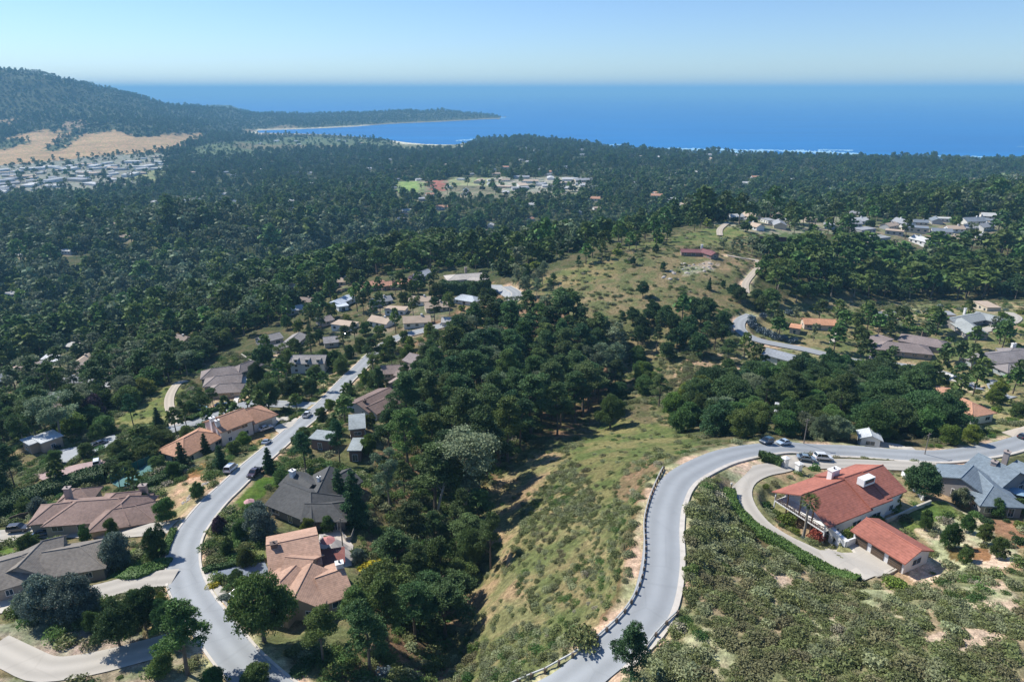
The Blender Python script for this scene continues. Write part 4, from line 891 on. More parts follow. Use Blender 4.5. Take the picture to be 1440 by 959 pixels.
# ------------------------------------------------------------------ far houses (small in the photo)
def small_house(rc, wc, L, Wd, ev, rs, flat=False):
    mb = MB(); rm = mat('far_roof_%s' % rc[0], rc[1], .85, .1, .3); wm = mat('far_wall_%s' % wc[0], wc[1], .85, .06, .3); l, w = L / 2, Wd / 2
    if flat:
        mb.box((0, 0, ev / 2 - .8), (L, Wd, ev + 1.6), wm); mb.box((0, 0, ev + .15), (L + .6, Wd + .6, .3), rm)
    else:
        mb.add([(-l, -w, -1.5), (l, -w, -1.5), (l, w, -1.5), (-l, w, -1.5), (-l, -w, ev), (l, -w, ev), (l, w, ev), (-l, w, ev), (-l, 0, ev + rs - .2), (l, 0, ev + rs - .2)], [(0, 1, 5, 4), (2, 3, 7, 6), (3, 0, 4, 8, 7), (1, 2, 6, 9, 5)], wm)
        a, b, e = l + .5, w + .6, ev - .6 * rs / w
        t = [(-a, -b, e), (a, -b, e), (a, b, e), (-a, b, e), (-a, 0, ev + rs), (a, 0, ev + rs)]
        mb.add(t + [(x, y, z - .25) for x, y, z in t], [(0, 1, 5, 4), (2, 3, 4, 5), (7, 6, 10, 11), (9, 8, 11, 10), (1, 0, 6, 7), (3, 2, 8, 9), (3, 4, 10, 9), (4, 0, 6, 10), (1, 5, 11, 7), (5, 2, 8, 11)], rm)
        mb.box((l * .4, 0, ev + rs + .2), (1, .9, 1.4), wm)
    for s in (-1, 1):
        for i in range(max(2, int(L / 4))):
            x = -l + L * (i + .5) / max(2, int(L / 4)); mb.box((x, s * w, ev * .5), (1.6, .12, 1.3), glass)
    return mb.mesh('house')
RC = {'white': ('white', (.52,.52,.50)), 'grey': ('grey', (.3,.31,.32)), 'tan': ('tan', (.46,.36,.27)), 'brown': ('brown', (.25,.2,.17)), 'orange': ('orange', (.5,.27,.17)), 'slate': ('slate', (.2,.23,.26))}
WC = {'white': ('white', (.72,.71,.68)), 'cream': ('cream', (.55,.48,.38)), 'grey': ('grey', (.42,.42,.42))}
_sh = {}
def sh_mesh(rc, wc, size, flat):
    k = (rc, wc, size, flat)
    if k not in _sh:
        L, W_, e, r = {'s': (13, 8, 3.2, 2.0), 'm': (18, 10, 3.6, 2.4), 'b': (38, 17, 5.0, 2.5), 'x': (60, 26, 6, 2.5)}[size]; _sh[k] = small_house(RC[rc], WC[wc], L, W_, e, r, flat)
    return _sh[k]
NFAR = 0
def far_houses(poly, n, mixr, sizes, where, group, seed, mind=22, flat=.2, minpx=None, name='house', cat='house'):
    global NFAR
    P = ingrid(poly); rg = random.Random(seed); xs = [math.log(p[1]) for p in P]; pa = [(p[0] / p[1], math.log(p[1])) for p in P]; got = []
    for _ in range(n * 60):
        if len(got) >= n: break
        a = rg.uniform(min(p[0] for p in pa), max(p[0] for p in pa)); l = rg.uniform(min(xs), max(xs))
        if not pip(pa, a, l): continue
        y = math.exp(l); x = a * y
        if any((x - u) ** 2 + (y - v) ** 2 < mind * mind for u, v in got) or float(samp(BLOCK, x, y)) > .5 or hz(x, y) < 3: continue
        got.append((x, y)); rc = rg.choice(mixr); sz = rg.choice(sizes); wc = 'white' if rc in ('white', 'orange') else rg.choice(['cream', 'grey', 'white'])
        link(name, sh_mesh(rc, wc, sz, rg.random() < flat), None, (x, y, hz(x, y)), rg.choice((.1, .35, 1.2, 1.75, -.3)) + rg.uniform(-.25, .25), rg.uniform(.85, 1.15), label='%s roofed %s %s' % (rc, 'building' if name == 'building' else 'house', where), cat=cat, group='%s roofed, %s' % (rc, group)); NFAR += 1
        rad = {'s': 9, 'm': 12, 'b': 22, 'x': 34}[sz]
        d = np.array((x, y)); u = -d / np.linalg.norm(d)
        if y > 550 and name == 'house':
            for kk in np.arange(rad, 8 * y / 185, rad):
                q = d + u * kk; rr = rad * .85; J, I = np.where((abs(GX - q[0]) < rr) & (abs(GY - q[1]) < rr)); m = np.hypot(GX[J, I] - q[0], GY[J, I] - q[1]) < rr; BLOCK[J[m], I[m]] = np.maximum(BLOCK[J[m], I[m]], .88)
        for kk, rr in ((0, rad), (rad, rad * .8), (rad * 1.8, rad * .7)):
            q = d + u * kk; J, I = np.where((abs(GX - q[0]) < rr) & (abs(GY - q[1]) < rr * 1.2)); m = np.hypot(GX[J, I] - q[0], GY[J, I] - q[1]) < rr
            BLOCK[J[m], I[m]] = 1
            if kk < 20: GC[J[m], I[m]] = GC[J[m], I[m]] * .6 + np.array((.25, .22, .17)) * .4
WG = ['white', 'white', 'grey', 'tan', 'slate']
far_houses([(0,275),(0,240),(60,236),(150,228),(222,222),(230,236),(205,248),(140,260),(60,270)], 62, ['white','white','white','grey','tan'], ['m','b','b','x','m'], 'in the valley town below the golden fields', 'valley town', 31, 40, .7, name='building', cat='building')
far_houses([(212,308),(215,285),(300,274),(345,290),(345,304)], 20, WG, ['s','m'], 'in the clearing of the left plateau', 'left plateau clearing', 32)
far_houses([(640,262),(690,252),(825,250),(825,266),(720,268)], 18, ['white','white','tan','grey'], ['m','b','b'], 'of the school grounds at mid distance', 'school grounds', 33, 34, .6, name='building', cat='building')
far_houses([(1000,326),(1060,304),(1210,300),(1205,322),(1100,330)], 22, ['white','grey','tan','grey'], ['s','m'], 'on the ridge top beyond the grassy hill', 'ridge top', 34, 20)
far_houses([(1200,345),(1210,318),(1395,306),(1400,338),(1300,345)], 20, ['grey','grey','slate','white','tan'], ['s','m'], 'in the settlement at upper right', 'upper right settlement', 35, 20)
far_houses([(1365,266),(1370,250),(1440,246),(1440,268)], 7, ['white','white','tan'], ['m','b'], 'among trees at the far upper right', 'far upper right', 36, 30)
far_houses([(720,208),(860,214),(1100,222),(1100,228),(840,222),(720,214)], 24, ['white','tan','grey'], ['m','b'], 'of the shoreline quarter', 'shoreline quarter', 37, 40)
far_houses([(400,235),(620,222),(850,240),(1250,240),(1300,290),(900,300),(640,330),(420,300),(240,240)], 105, WG + ['orange'], ['s','m','m'], 'scattered in the wooded plateau', 'wooded plateau', 38, 48)
far_houses([(0,420),(0,300),(150,300),(200,340),(120,400)], 14, WG, ['s','m'], 'in the dark woods at far left', 'far left woods', 39, 40)
far_houses([(360,200),(560,196),(560,204),(360,208)], 8, ['white','tan'], ['m','b'], 'near the river mouth', 'river mouth', 40, 60)
far_houses([(0,600),(0,530),(110,478),(240,455),(330,425),(420,398),(560,384),(575,398),(470,420),(420,440),(330,470),(230,510),(180,560),(100,590)], 17, ['white','tan','grey','brown','tan'], ['s'], 'glimpsed in the woods of the left ridge', 'left ridge woods', 41, 18)
far_houses([(480,470),(500,440),(560,420),(640,420),(690,425),(640,445),(560,465)], 7, ['grey','brown','tan'], ['s'], 'beside the upper street under the pines', 'upper street', 42, 17)
far_houses([(1065,445),(1440,430),(1440,445),(1240,452)], 3, ['grey','tan'], ['s'], 'on the scrubby shelf of the upper road', 'scrubby shelf', 43, 30)
# ------------------------------------------------------------------ trees placed one by one: kind, look, px, py of the foot, height, width factor, label
HAND = [
 ('oak','grey',66,868,9,1.35,'big grey green rounded tree by the pale drive, left of a pair'),('oak','grey',112,868,9,1.35,'big grey green rounded tree by the pale drive, right of a pair'),
 ('oak','grey',166,797,8.5,1.15,'grey green rounded tree between the two driveways'),('oak','cypress',223,784,8,.85,'dark round tree at the edge of the street lawn'),
 ('oak','oak',122,764,5,.8,'small round tree in front of the pink hip roofed house'),('oak','oak',160,758,5.5,.95,'round green tree under the front garage of the pink hip roofed house'),
 ('oak','oak',235,734,6.5,1.15,'dense round light green tree at the corner of the entry drive'),('oak','oak',206,715,4.5,.7,'small tree against the end wall of the pink hip roofed house'),
 ('cypress','cypress',168,908,9,1.0,'low wide dark pine west of the big street pine'),('cypress','cypress',205,885,9,.9,'wide dark tree touching the street below the clipped lawn'),
 ('oak','lime',232,858,4,.9,'yellowish green shrubby tree at the street edge'), ('cypress','cypress',236,896,8,.8,'dark spreading tree between the big street pine and the low wide pine'),('oak','oak',196,862,5,1.2,'round dark green tree just below the clipped lawn hedge'),('oak','oak',228,948,4.5,1.3,'bushy green tree at the left foot of the big street pine'),
 ('oak','oak',132,888,5,.9,'dark olive small tree beside the grey green pair'),('oak','oak',30,862,4,.9,'small green tree by the three bins'),
 ('pine','oak',264,948,14,1.25,'big open limbed pine shading the bottom of the street'),('oak','oak',300,968,4,1.5,'leafy tree cut by the bottom edge beside the street'),('oak','oak',360,966,4.5,1.6,'wide green tree at the bottom edge right of the street'),
 ('cypress','oak',372,902,14,.95,'tall dense dark tree in front of the tan roofed house'),('pine','conifer',22,690,15,.85,'tall dark pine at the left edge above the long hedge'),('conifer','conifer',5,700,12,1.1,'dark conifer cut by the left edge'),
 ('conifer','conifer',290,640,8,.95,'young conifer under the white and blue balcony'),('conifer','conifer',312,660,8,1.1,'young conifer beside the white van'),('conifer','conifer',257,655,8,1.1,'young conifer left of the white and blue balconied house'),
 ('conifer','conifer',379,664,8,1.05,'young conifer shading the small front lawn'),('pine','conifer',430,662,12,1.05,'dark bushy pine beside the street near the charcoal roof'),('pine','conifer',478,652,14,.8,'narrow tall pine in front of the stacked flat roofed house'),
 ('conifer','oak',472,615,9,1,'green conifer below the brown low gabled house'),('conifer','conifer',495,560,8,1.1,'solitary conifer at the street junction'),('oak','lime',515,542,8,1,'bright green round tree at the street junction'),
 ('cypress','cypress',378,580,14,.95,'huge dark cypress behind the orange roof, left of the clump'),('cypress','cypress',410,566,11,1.0,'dark cypress over the junction, middle of the clump'),('cypress','cypress',438,560,9,.9,'dark cypress at the corner of the junction, right of the clump'),
 ('cypress','cypress',362,545,12,.8,'dark upright tree beside the three stepped hip roofs'),('oak','grey',372,757,9,1.25,'blue green dense conical tree above the tan roofed house'),('oak','oak',338,758,5,1,'green garden tree on the inner side of the street bend'),
 ('oak','plum',308,748,4.5,1.05,'dusky purple leaved tree at the inner street bend'),('oak','oak',345,795,4.5,1.2,'spreading garden tree above the dark driveway'),('oak','oak',320,780,4,1.1,'low garden tree inside the street bend'),
 ('oak','lime',432,752,4.5,1.1,'yellow green shrubby tree by the charcoal roofed house'),('oak','oak',462,747,4.5,1.2,'green shrubby tree above the paved patio'),('oak','plum',100,800,5,.9,'plum coloured tree beside the fanned grey brown roof'),
 ('conifer','conifer',500,735,15,1.0,'tall dark conifer right of the charcoal roofed house'),('conifer','conifer',478,705,10,1,'dark conifer on the corner of the charcoal roof'),('euc','euc',548,715,15,1.0,'pale feathery tree on the ravine bank'),
 ('pine','oak',575,668,20,1.25,'broad spreading pine above the ravine, largest on the bank'),('pine','pine',548,645,16,1.1,'pine at the edge of the bank behind the flat roofed house'),('oak','lime',518,640,7,1.1,'yellow green tree behind the stacked flat roofed house'),
 ('pine','pine',690,800,15,.85,'dark rounded pine standing out against the dry slope'),('cypress','pine',664,800,12,.75,'dark dense tree joined to the rounded slope pine'),('pine','pine',648,760,15,.9,'dark pine below the bare leaning trunk'),
 ('pine','oak',622,850,17,1.05,'lit feathery pine in the lower ravine'),('pine','pine',588,850,15,1,'pine between the yellow bush and the lower ravine'),('pine','oak',545,905,14,1.2,'mid green pine below the yellow bush'),
 ('pine','oak',505,900,11,1.2,'spreading pine directly below the tan roofed house'),('pine','oak',455,930,11,1.2,'green pine at the foot of the yard of the tan roofed house'),('pine','pine',520,945,14,1.2,'dark pine near the bottom edge left of the grey bush'),
 ('pine','conifer',886,975,11,1.05,'dark pine at the bottom edge beside the winding road'),('oak','grey',505,795,4,1.1,'grey green bush tree by the yellow bush'),
 ('cypress','oak',858,602,14,.85,'round headed oak alone at the head of the ravine'),('pine','pine',813,383,11,.75,'dark narrow pine alone on the grassy hill shoulder'),
 ('oak','cypress',890,373,6,.9,'dark round tree on the grassy hill, left of three'),('oak','cypress',932,381,6,.9,'dark round tree on the grassy hill, right of three'),('oak','cypress',922,356,6,1.1,'dark round tree near the crown of the grassy hill'),
 ('conifer','conifer',997,408,8,1,'dark conical tree on the hill below the outcrop'),('oak','conifer',1017,405,5,.8,'small dark tree right of the conical hill tree'),('cypress','cypress',904,418,10,.9,'dark flat topped tree left on the hill above the grove'),
 ('oak','conifer',1298,697,8.5,1.35,'broad dark tree between the red and slate roofed houses'),('oak','oak',1282,690,6,1,'green tree against the broad dark one by the drive'),('oak','lime',1257,715,4,1.0,'bright green rounded bush tree behind the red garage'),
 ('oak','oak',1333,770,6,.9,'small round crowned tree on the sandy yard'),('oak','oak',1300,745,5,.8,'green tree above the garage roof on the sandy yard'),('oak','oak',1355,790,3.5,1.2,'olive shrub tree right of the garage'),
 ('cypress','oak',1382,765,5,.7,'dark green spreading tree on the sandy yard'),('oak','oak',1402,785,4.5,.9,'dark shrub tree at the right of the sandy yard'),('oak','oak',1358,748,4.5,.85,'leafy shrub tree between sandy patches'),
 ('oak','oak',1400,725,4.5,1.3,'green tree below the slate blue roof'),('oak','euc',1350,712,5,1.2,'pale green tree left below the slate blue roof'),('oak','oak',1428,722,4,1.2,'green tree at the right edge below the slate blue roof'),
 ('oak','cypress',1118,545,13,.9,'dark tree above the tree belt, left of the white roof'),('cypress','cypress',1165,530,13,1.0,'large dark cypress beside the upper road'),('cypress','cypress',1150,545,12,.9,'dark cypress just below the large one at the upper road'),
 ('oak','lime',1400,562,8,1.3,'bright round tree near the orange tiled villa'),('oak','euc',1150,620,9,.9,'pale leaved tree over the parked cars'),('oak','lime',1335,625,6,1.4,'light green willow like tree above the right-hand road'),('oak','lime',1365,622,6,1.3,'light green feathery tree beside the willow like one'),
 ('oak','lime',1350,460,5,1.2,'round light green tree between the long radiating wings'),('oak','lime',1410,452,5.5,1.3,'round tree inside the circular driveway'),('oak','plum',1378,592,3.5,1,'dusky purple bush at the corner of the orange tiled villa'),
 ('oak','lime',117,466,8,1.5,'light lime topped tree at the canyon mouth'),('oak','plum',138,588,10,1.1,'bare greyish tree in the lower left slope woods'),
 ('cypress','cypress',300,475,12,.9,'dark brownish round tree in the ridge woods'),('pine','conifer',188,600,13,.9,'slender pine above the strip of green brush'),
 ('euc','oak',262,598,11,1.0,'open tree beside the dirt path and the blue van'),('euc','oak',285,585,10,1.1,'open tree over the cars of the side drive'),('euc','oak',300,572,9,1.1,'open tree on the sandy court of the stepped roofs'),
 ('pine','pine',438,495,15,.6,'tall slim pine behind the dormered white house'),('pine','conifer',518,432,13,.8,'dark pine before the long orange roof'),
]
CANDS = []   # scattered trees: (apparent size, kind, look, x, y, h, w, label, group)
OCC = {}
def occ_ok(x, y, r):
    i, j = int(x // 6), int(y // 6)
    for a in (i - 1, i, i + 1):
        for b in (j - 1, j, j + 1):
            for (u, v, q) in OCC.get((a, b), ()):
                if (x - u) ** 2 + (y - v) ** 2 < ((r + q) * .5) ** 2: return False
    return True
def occ_add(x, y, r): OCC.setdefault((int(x // 6), int(y // 6)), []).append((x, y, r))
for kd, lk, px, py, h, ws, lb in HAND:
    x, y = pick(px, py); put_tree(kd, lk, x, y, h, ws * (.78 if kd == 'oak' else .9), lb, None); occ_add(x, y, 5)
def scatter(poly, sp, mix, hr, label, group, ws=(.85, 1.2), gap=0.0, seed=1, fill=1.0):
    P = ingrid(poly); rg = random.Random(seed); xs = [p[0] for p in P]; ys = [p[1] for p in P]
    A = (max(xs) - min(xs)) * (max(ys) - min(ys)); n = int(A / (sp * sp) * 4 * fill)
    for _ in range(n):
        x = rg.uniform(min(xs), max(xs)); y = rg.uniform(min(ys), max(ys))
        if y < 60 or not pip(P, x, y): continue
        if rg.random() < float(samp(BLOCK, x, y)) * 1.15: continue
        if gap and float(vnoise(np.array(x / 22.), np.array(y / 22.))) < -1 + 2 * gap: continue
        kd, lk = rg.choice(mix)
        if not occ_ok(x, y, sp): continue
        occ_add(x, y, sp); h = rg.uniform(*hr) * {'oak': .62, 'cypress': .8}.get(kd, 1)
        CANDS.append((h / math.hypot(x, y), kd, lk, x, y, h, rg.uniform(*ws), label, group))
PP = [('pine','pine')] * 5 + [('pine','conifer'), ('pine','oak'), ('euc','euc')]
OO = [('oak','oak')] * 3 + [('cypress','cypress'), ('pine','pine'), ('oak','lime'), ('euc','oak')]
KN = {'pine': 'pine', 'conifer': 'conifer', 'cypress': 'cypress', 'euc': 'eucalyptus', 'oak': 'leafy tree'}
scatter([(560,640),(575,590),(600,540),(640,492),(700,456),(800,450),(862,484),(866,560),(805,600),(745,640),(700,672),(640,740),(600,720),(560,680)], 7.4, PP, (15,23), 'in the dense grove on the ravine flank', 'grove on the ravine flank', (1.0,1.35), .06, seed=2)
scatter([(440,890),(500,850),(545,800),(590,760),(640,745),(690,740),(700,800),(650,860),(640,900),(590,959),(430,959),(400,930)], 5.4, PP[:6] + [('oak','oak')] * 2, (9,15), 'on the wooded bank of the lower ravine', 'trees of the lower ravine bank', (1.15,1.6), .1, seed=3)
scatter([(505,700),(530,660),(570,650),(600,720),(640,750),(600,800),(560,790),(520,760)], 8, PP[:6] + [('oak','oak')], (9,15), 'below the flat roofed and charcoal roofed houses', 'trees behind the street houses', (.9,1.2), .3, seed=4)
scatter([(860,462),(905,446),(1000,438),(1030,470),(1000,500),(960,505),(900,520),(862,500)], 7, [('cypress','cypress')] * 3 + [('pine','pine'), ('oak','oak')], (10,15), 'in the dark grove below the hill crown', 'grove below the hill crown', (.9,1.2), seed=5)
scatter([(840,500),(900,515),(930,560),(1000,560),(1010,590),(960,615),(930,600),(900,575),(870,575),(840,540)], 8.5, OO, (10,17), 'in the saddle between the grove and the tree belt', 'trees of the saddle', (.9,1.2), .25, seed=6)
scatter([(940,612),(960,575),(1000,550),(1060,540),(1110,520),(1200,520),(1260,545),(1330,585),(1325,612),(1200,622),(1100,612),(1030,616)], 6.6, [('oak','oak')] * 4 + [('cypress','cypress')] * 2 + [('oak','conifer'), ('pine','pine'), ('oak','euc')], (11,17), 'in the tree belt above the road and parked cars', 'tree belt above the road', (1.15,1.55), seed=7)
scatter([(0,620),(0,560),(60,540),(140,500),(240,470),(320,425),(400,385),(500,370),(560,360),(610,355),(650,368),(620,378),(520,388),(480,410),(420,440),(360,465),(300,495),(248,545),(228,572),(190,604),(100,615),(40,640)], 6.9, OO + [('pine','pine'),('euc','euc'),('euc','euc'),('pine','oak')], (11,18), 'in the woods falling away from the left ridge', 'woods of the left ridge', (1.1,1.5), .04, seed=8)
scatter([(360,520),(380,470),(430,440),(480,415),(520,405),(640,400),(690,400),(700,425),(650,470),(600,520),(560,545),(520,560),(500,520),(440,540),(400,540)], 10, OO + [('pine','pine')] * 3, (9,16), 'between the houses of the upper street', 'trees of the upper street', (.85,1.15), .2, seed=9)
scatter([(600,400),(680,398),(700,420),(640,440),(560,440),(540,420)], 7.5, [('pine','pine')] * 3 + [('cypress','cypress')], (9,14), 'in the row of pines at the ridge end', 'pines of the ridge end', seed=10)
scatter([(-60,600),(0,575),(160,600),(180,612),(150,630),(60,600),(40,645),(-60,660)], 7, OO, (8,13), 'on the bank above the parking court', 'trees above the parking court', seed=11)
scatter([(1062,440),(1075,415),(1062,380),(1075,362),(1150,358),(1250,370),(1440,350),(1600,350),(1600,425),(1440,422),(1300,420),(1160,418),(1090,432)], 9, [('oak','oak')] * 3 + [('cypress','cypress'), ('pine','pine'), ('oak','conifer'), ('euc','oak')], (11,18), 'in the dense wood beyond the upper road', 'wood beyond the upper road', (1.2,1.6), .05, seed=12)
scatter([(1020,420),(1040,412),(1070,425),(1075,445),(1060,440)], 7, [('cypress','cypress'), ('oak','conifer')], (9,12), 'at the start of the gravel track', 'trees by the gravel track', seed=13)
scatter([(1060,500),(1100,520),(1060,545),(1000,540),(1010,510)], 9, [('pine','pine'), ('oak','oak')], (8,12), 'on the slope under the road bend', 'trees under the road bend', (1,1.3), .3, seed=14)
scatter([(1065,450),(1130,440),(1220,455),(1330,440),(1440,470),(1500,480),(1500,580),(1380,600),(1330,560),(1290,545),(1230,530),(1180,500),(1100,480)], 9.5, [('oak','oak')] * 3 + [('oak','lime'), ('cypress','cypress'), ('oak','grey')], (6,10), 'in the gardens along the upper road', 'garden trees of the upper road', (1,1.4), .15, seed=15)
scatter([(190,640),(200,612),(235,600),(240,640),(228,660),(195,668),(165,675),(150,665),(170,640)], 5, [('cypress','oak'), ('oak','oak'), ('oak','cypress')], (6,9), 'in the dense green thicket above the sunken court', 'thicket above the sunken court', (1.1,1.5), seed=16)
scatter([(820,372),(840,355),(900,336),(950,338),(900,352),(860,368)], 9, [('oak','conifer'), ('oak','cypress'), ('pine','pine')], (7,12), 'strung along the back of the grassy hill', 'trees along the hill back', (1,1.3), .1, seed=17)
scatter([(1015,352),(1062,352),(1150,356),(1150,372),(1070,372),(1065,362),(1015,360)], 7, [('cypress','cypress'), ('oak','oak')], (6,9), 'beside the hilltop drive', 'trees beside the hilltop drive', (1,1.4), seed=18)
scatter([(720,405),(760,398),(790,412),(760,425),(720,420)], 9, [('pine','pine'), ('euc','euc')], (11,15), 'on the shoulder left of the grassy hill', 'trees left of the grassy hill', (.8,1), seed=19)
scatter([(560,560),(600,520),(620,500),(600,570),(580,600)], 6.5, PP, (12,17), 'on the edge of the grove behind the brown houses', 'pines behind the brown houses', (.8,1.1), seed=20)
scatter([(-40,930),(-40,640),(60,640),(180,620),(300,555),(450,520),(520,495),(570,540),(525,600),(510,700),(545,800),(480,900),(330,900),(200,900)], 9, [('oak','oak')] * 4 + [('oak','lime'), ('oak','cypress'), ('oak','grey'), ('conifer','conifer')], (5,9), 'in the gardens along the lower street', 'garden trees of the lower street', (.85,1.25), seed=21)
# gardens: shrubs
SH = []
def shrubs(poly, sp, looks, rr, label, group, seed=1, frac=1.0):
    P = ingrid(poly); rg = random.Random(seed); xs = [p[0] for p in P]; ys = [p[1] for p in P]
    for _ in range(int((max(xs) - min(xs)) * (max(ys) - min(ys)) / sp / sp * 1.5 * frac)):
        x = rg.uniform(min(xs), max(xs)); y = rg.uniform(min(ys), max(ys))
        if not pip(P, x, y) or rg.random() < float(samp(BLOCK, x, y)) * 1.3 or not occ_ok(x, y, sp * .8): continue
        occ_add(x, y, sp * .8); r = rg.uniform(*rr); SH.append((r / math.hypot(x, y), rg.choice(looks), x, y, r, r * rg.uniform(.7, 1.2), label, group))
GR = ['oak', 'oak', 'lime', 'brush', 'sage', 'cypress']
shrubs([(285,745),(300,735),(400,740),(440,735),(500,740),(500,760),(440,745),(380,750),(375,788),(290,800)], 2.6, GR, (1.0,2.0), 'garden shrub inside the bend of the street', 'shrubs inside the street bend', 1)
shrubs([(300,845),(335,850),(400,910),(480,880),(500,900),(440,959),(370,930)], 2.6, ['oak','brush','cypress','oak'], (1.0,2.0), 'shrub on the bank below the tan roofed house', 'shrubs below the tan roofed house', 2)
shrubs([(150,770),(240,755),(245,790),(190,800),(130,790)], 2.6, GR, (.9,1.8), 'shrub on the lawn corner between the driveways', 'shrubs between the driveways', 3)
shrubs([(190,720),(235,700),(260,690),(230,735),(205,740)], 3.0, GR, (.5,1.2), 'small shrub on the bare sandy yard beside the street', 'shrubs of the sandy yard', 4, .5)
shrubs([(0,870),(60,860),(200,890),(170,930),(60,920),(0,900)], 1.9, ['sage','dry','brush','rust'], (.4,1.0), 'low scattered shrub on the grey ground inside the corner drive', 'shrubs inside the corner drive', 5)
shrubs([(200,915),(280,900),(270,959),(100,959),(120,945)], 2.2, ['sage','dry','brush','oak'], (.6,1.4), 'shrub on the slope below the corner drive', 'shrubs below the corner drive', 6)
shrubs([(340,650),(470,545),(480,560),(400,640),(370,680)], 3.0, GR, (.7,1.5), 'roadside shrub along the right kerb of the street', 'shrubs along the right kerb', 7, .6)
shrubs([(330,632),(385,585),(430,560),(430,580),(380,620),(335,640)], 2.4, ['oak','lime','rust','brush'], (.8,1.5), 'rounded shrub on the island before the balconied house', 'shrubs before the balconied house', 8)
shrubs([(390,570),(440,560),(435,585),(400,590)], 3.2, ['oak','lime','cypress'], (1.4,2.0), 'clipped ball shrub near the street junction', 'clipped shrubs near the junction', 9)
shrubs([(1050,690),(1045,672),(1090,658),(1112,660),(1090,680),(1062,700)], 2.0, ['sage','dry','lime','rust','brush'], (.7,1.3), 'garden shrub inside the loop drive above the balcony', 'shrubs inside the loop drive', 10)
shrubs([(1050,705),(1070,700),(1100,735),(1140,755),(1175,762),(1150,770),(1100,752),(1070,730)], 1.9, ['lime','oak','sage','grey','rust'], (.6,1.3), 'garden shrub along the drive under the balcony', 'shrubs under the balcony', 11)
shrubs([(1180,735),(1200,738),(1205,752),(1186,752),(1172,742)], 1.5, ['lime'], (.9,1.3), 'yellow green shrub packed inside the arcaded courtyard', 'courtyard shrubs', 12, 2)
shrubs([(1240,720),(1330,695),(1440,715),(1440,800),(1310,810),(1290,780),(1310,765),(1250,735)], 3.0, ['oak','brush','lime','rust','sage','cypress'], (.7,1.6), 'shrub on the sandy terraced yard right of the garage', 'shrubs of the terraced yard', 13, .8)
shrubs([(1150,643),(1180,640),(1340,644),(1330,652),(1180,648)], 1.8, ['dry','brush','sage','oak'], (.6,1.1), 'shrub on the strip between the road and the house drive', 'shrubs between road and drive', 14, 1.6)
shrubs([(1180,628),(1215,632),(1270,640),(1300,643),(1220,640)], 2.0, ['dry','rust','sage','brush'], (.7,1.2), 'rusty shrub on the bank under the tree belt', 'shrubs on the bank under the belt', 15)
shrubs([(1300,636),(1400,620),(1420,605),(1380,600),(1330,612)], 2.6, ['oak','lime','sage'], (.8,1.6), 'roadside shrub near the right end of the road', 'shrubs near the road end', 16)
shrubs([(1075,450),(1160,440),(1240,450),(1330,430),(1440,440),(1440,540),(1300,500),(1180,490),(1090,478)], 5, ['oak','lime','sage','brush','grey'], (1.2,2.6), 'garden shrub above the upper road', 'garden shrubs above the upper road', 17, .8)
shrubs([(1210,520),(1350,545),(1420,520),(1440,600),(1330,580),(1240,540)], 4, ['oak','lime','sage','brush'], (1.2,2.4), 'garden shrub below the upper road', 'garden shrubs below the upper road', 18, .8)
shrubs([(960,690),(1020,662),(1030,640),(1110,640),(1100,632),(1010,660),(968,690)], 1.9, ['brush','sage','rust','oak'], (.6,1.2), 'shrub between the winding road and the loop drive', 'shrubs between road and loop drive', 19, 1.4)
shrubs([(400,515),(385,500),(410,490),(408,520)], 2.6, ['lime','oak','grey'], (.8,1.5), 'shrub in the terraced garden of the dormered house', 'shrubs of the terraced garden', 20)
shrubs([(-20,755),(30,760),(60,800),(0,780)], 3, GR, (.8,1.6), 'shrub beside the roof at the left edge', 'shrubs at the left edge', 21)
shrubs([(480,930),(560,940),(660,900),(700,959),(500,959)], 2.2, ['brush','sage','oak','rust'], (.8,1.6), 'shrub along the bottom edge of the ravine', 'shrubs at the ravine bottom edge', 22)
# single shrubs seen apart
for lk, px, py, r, h, lb in [('yellow',517,805,3.2,2.6,'bright yellow flowering bush right of the patio'),('yellow',300,826,1.4,1.1,'yellow flowering shrub at the top of the street planter'),('yellow',325,848,1.5,1.1,'yellow flowering shrub at the foot of the street planter'),
   ('red',1149,759,1.9,2.6,'deep red bougainvillea beside the palm'),('red',1346,692,1.8,1.6,'crimson bush on the trellis of the slate roofed house'),('lime',1190,759,1.6,2.6,'yellow green shrub behind the arches, left of two'),('lime',1199,757,1.7,3.0,'taller yellow green shrub between the arches and the garage roof'),('oak',1094,728,1.6,2.0,'deep green shrub under the balcony near the drive'),('lime',1118,750,1.3,1.4,'low lime green shrub at the foot of the palm'),('brush',1172,772,1.2,1.0,'low olive shrub in the bed before the arches'),('oak',1232,738,2.2,2.6,'green shrub rising behind the left end of the garage roof'),('oak',1252,716,2.2,2.6,'rounded green shrub at the rear right wall of the white house'),('cypress',1078,716,1.5,2.2,'clipped dark ball bush left of the balcony'),('oak',1145,663,1.8,2.2,'rounded green bush beside the gate pillars'),
   ('lime',1108,738,2.0,2.8,'light green bushy shrub left of the palm'),('bluegrey',540,950,1.4,1.9,'pale blue grey bush at the bottom edge'),('oak',970,806,1.7,1.6,'dark round bush at the verge of the winding road'),('rust',1160,835,2.2,2.3,'rust brown bush on the slope below the parking pad'),('lime',1258,825,2.3,2.0,'fresh green bush at the corner of the parking pad'),('yellow',420,545,.1,.1,None),
   ('oak',400,580,2.3,2.2,'dark green ball bush left of the white pickup'),('oak',470,545,.1,.1,None),('brush',818,905,3.2,3.0,'large olive bush beside the guardrail'),('grey',315,842,1.3,1.0,'grey leafed shrub in the street planter'),('red',1172,752,.9,.9,'small red shrub by the courtyard arches')]:
    if lb:
        x, y = pick(px, py); put_bush(lk, x, y, r, h, lb, None)
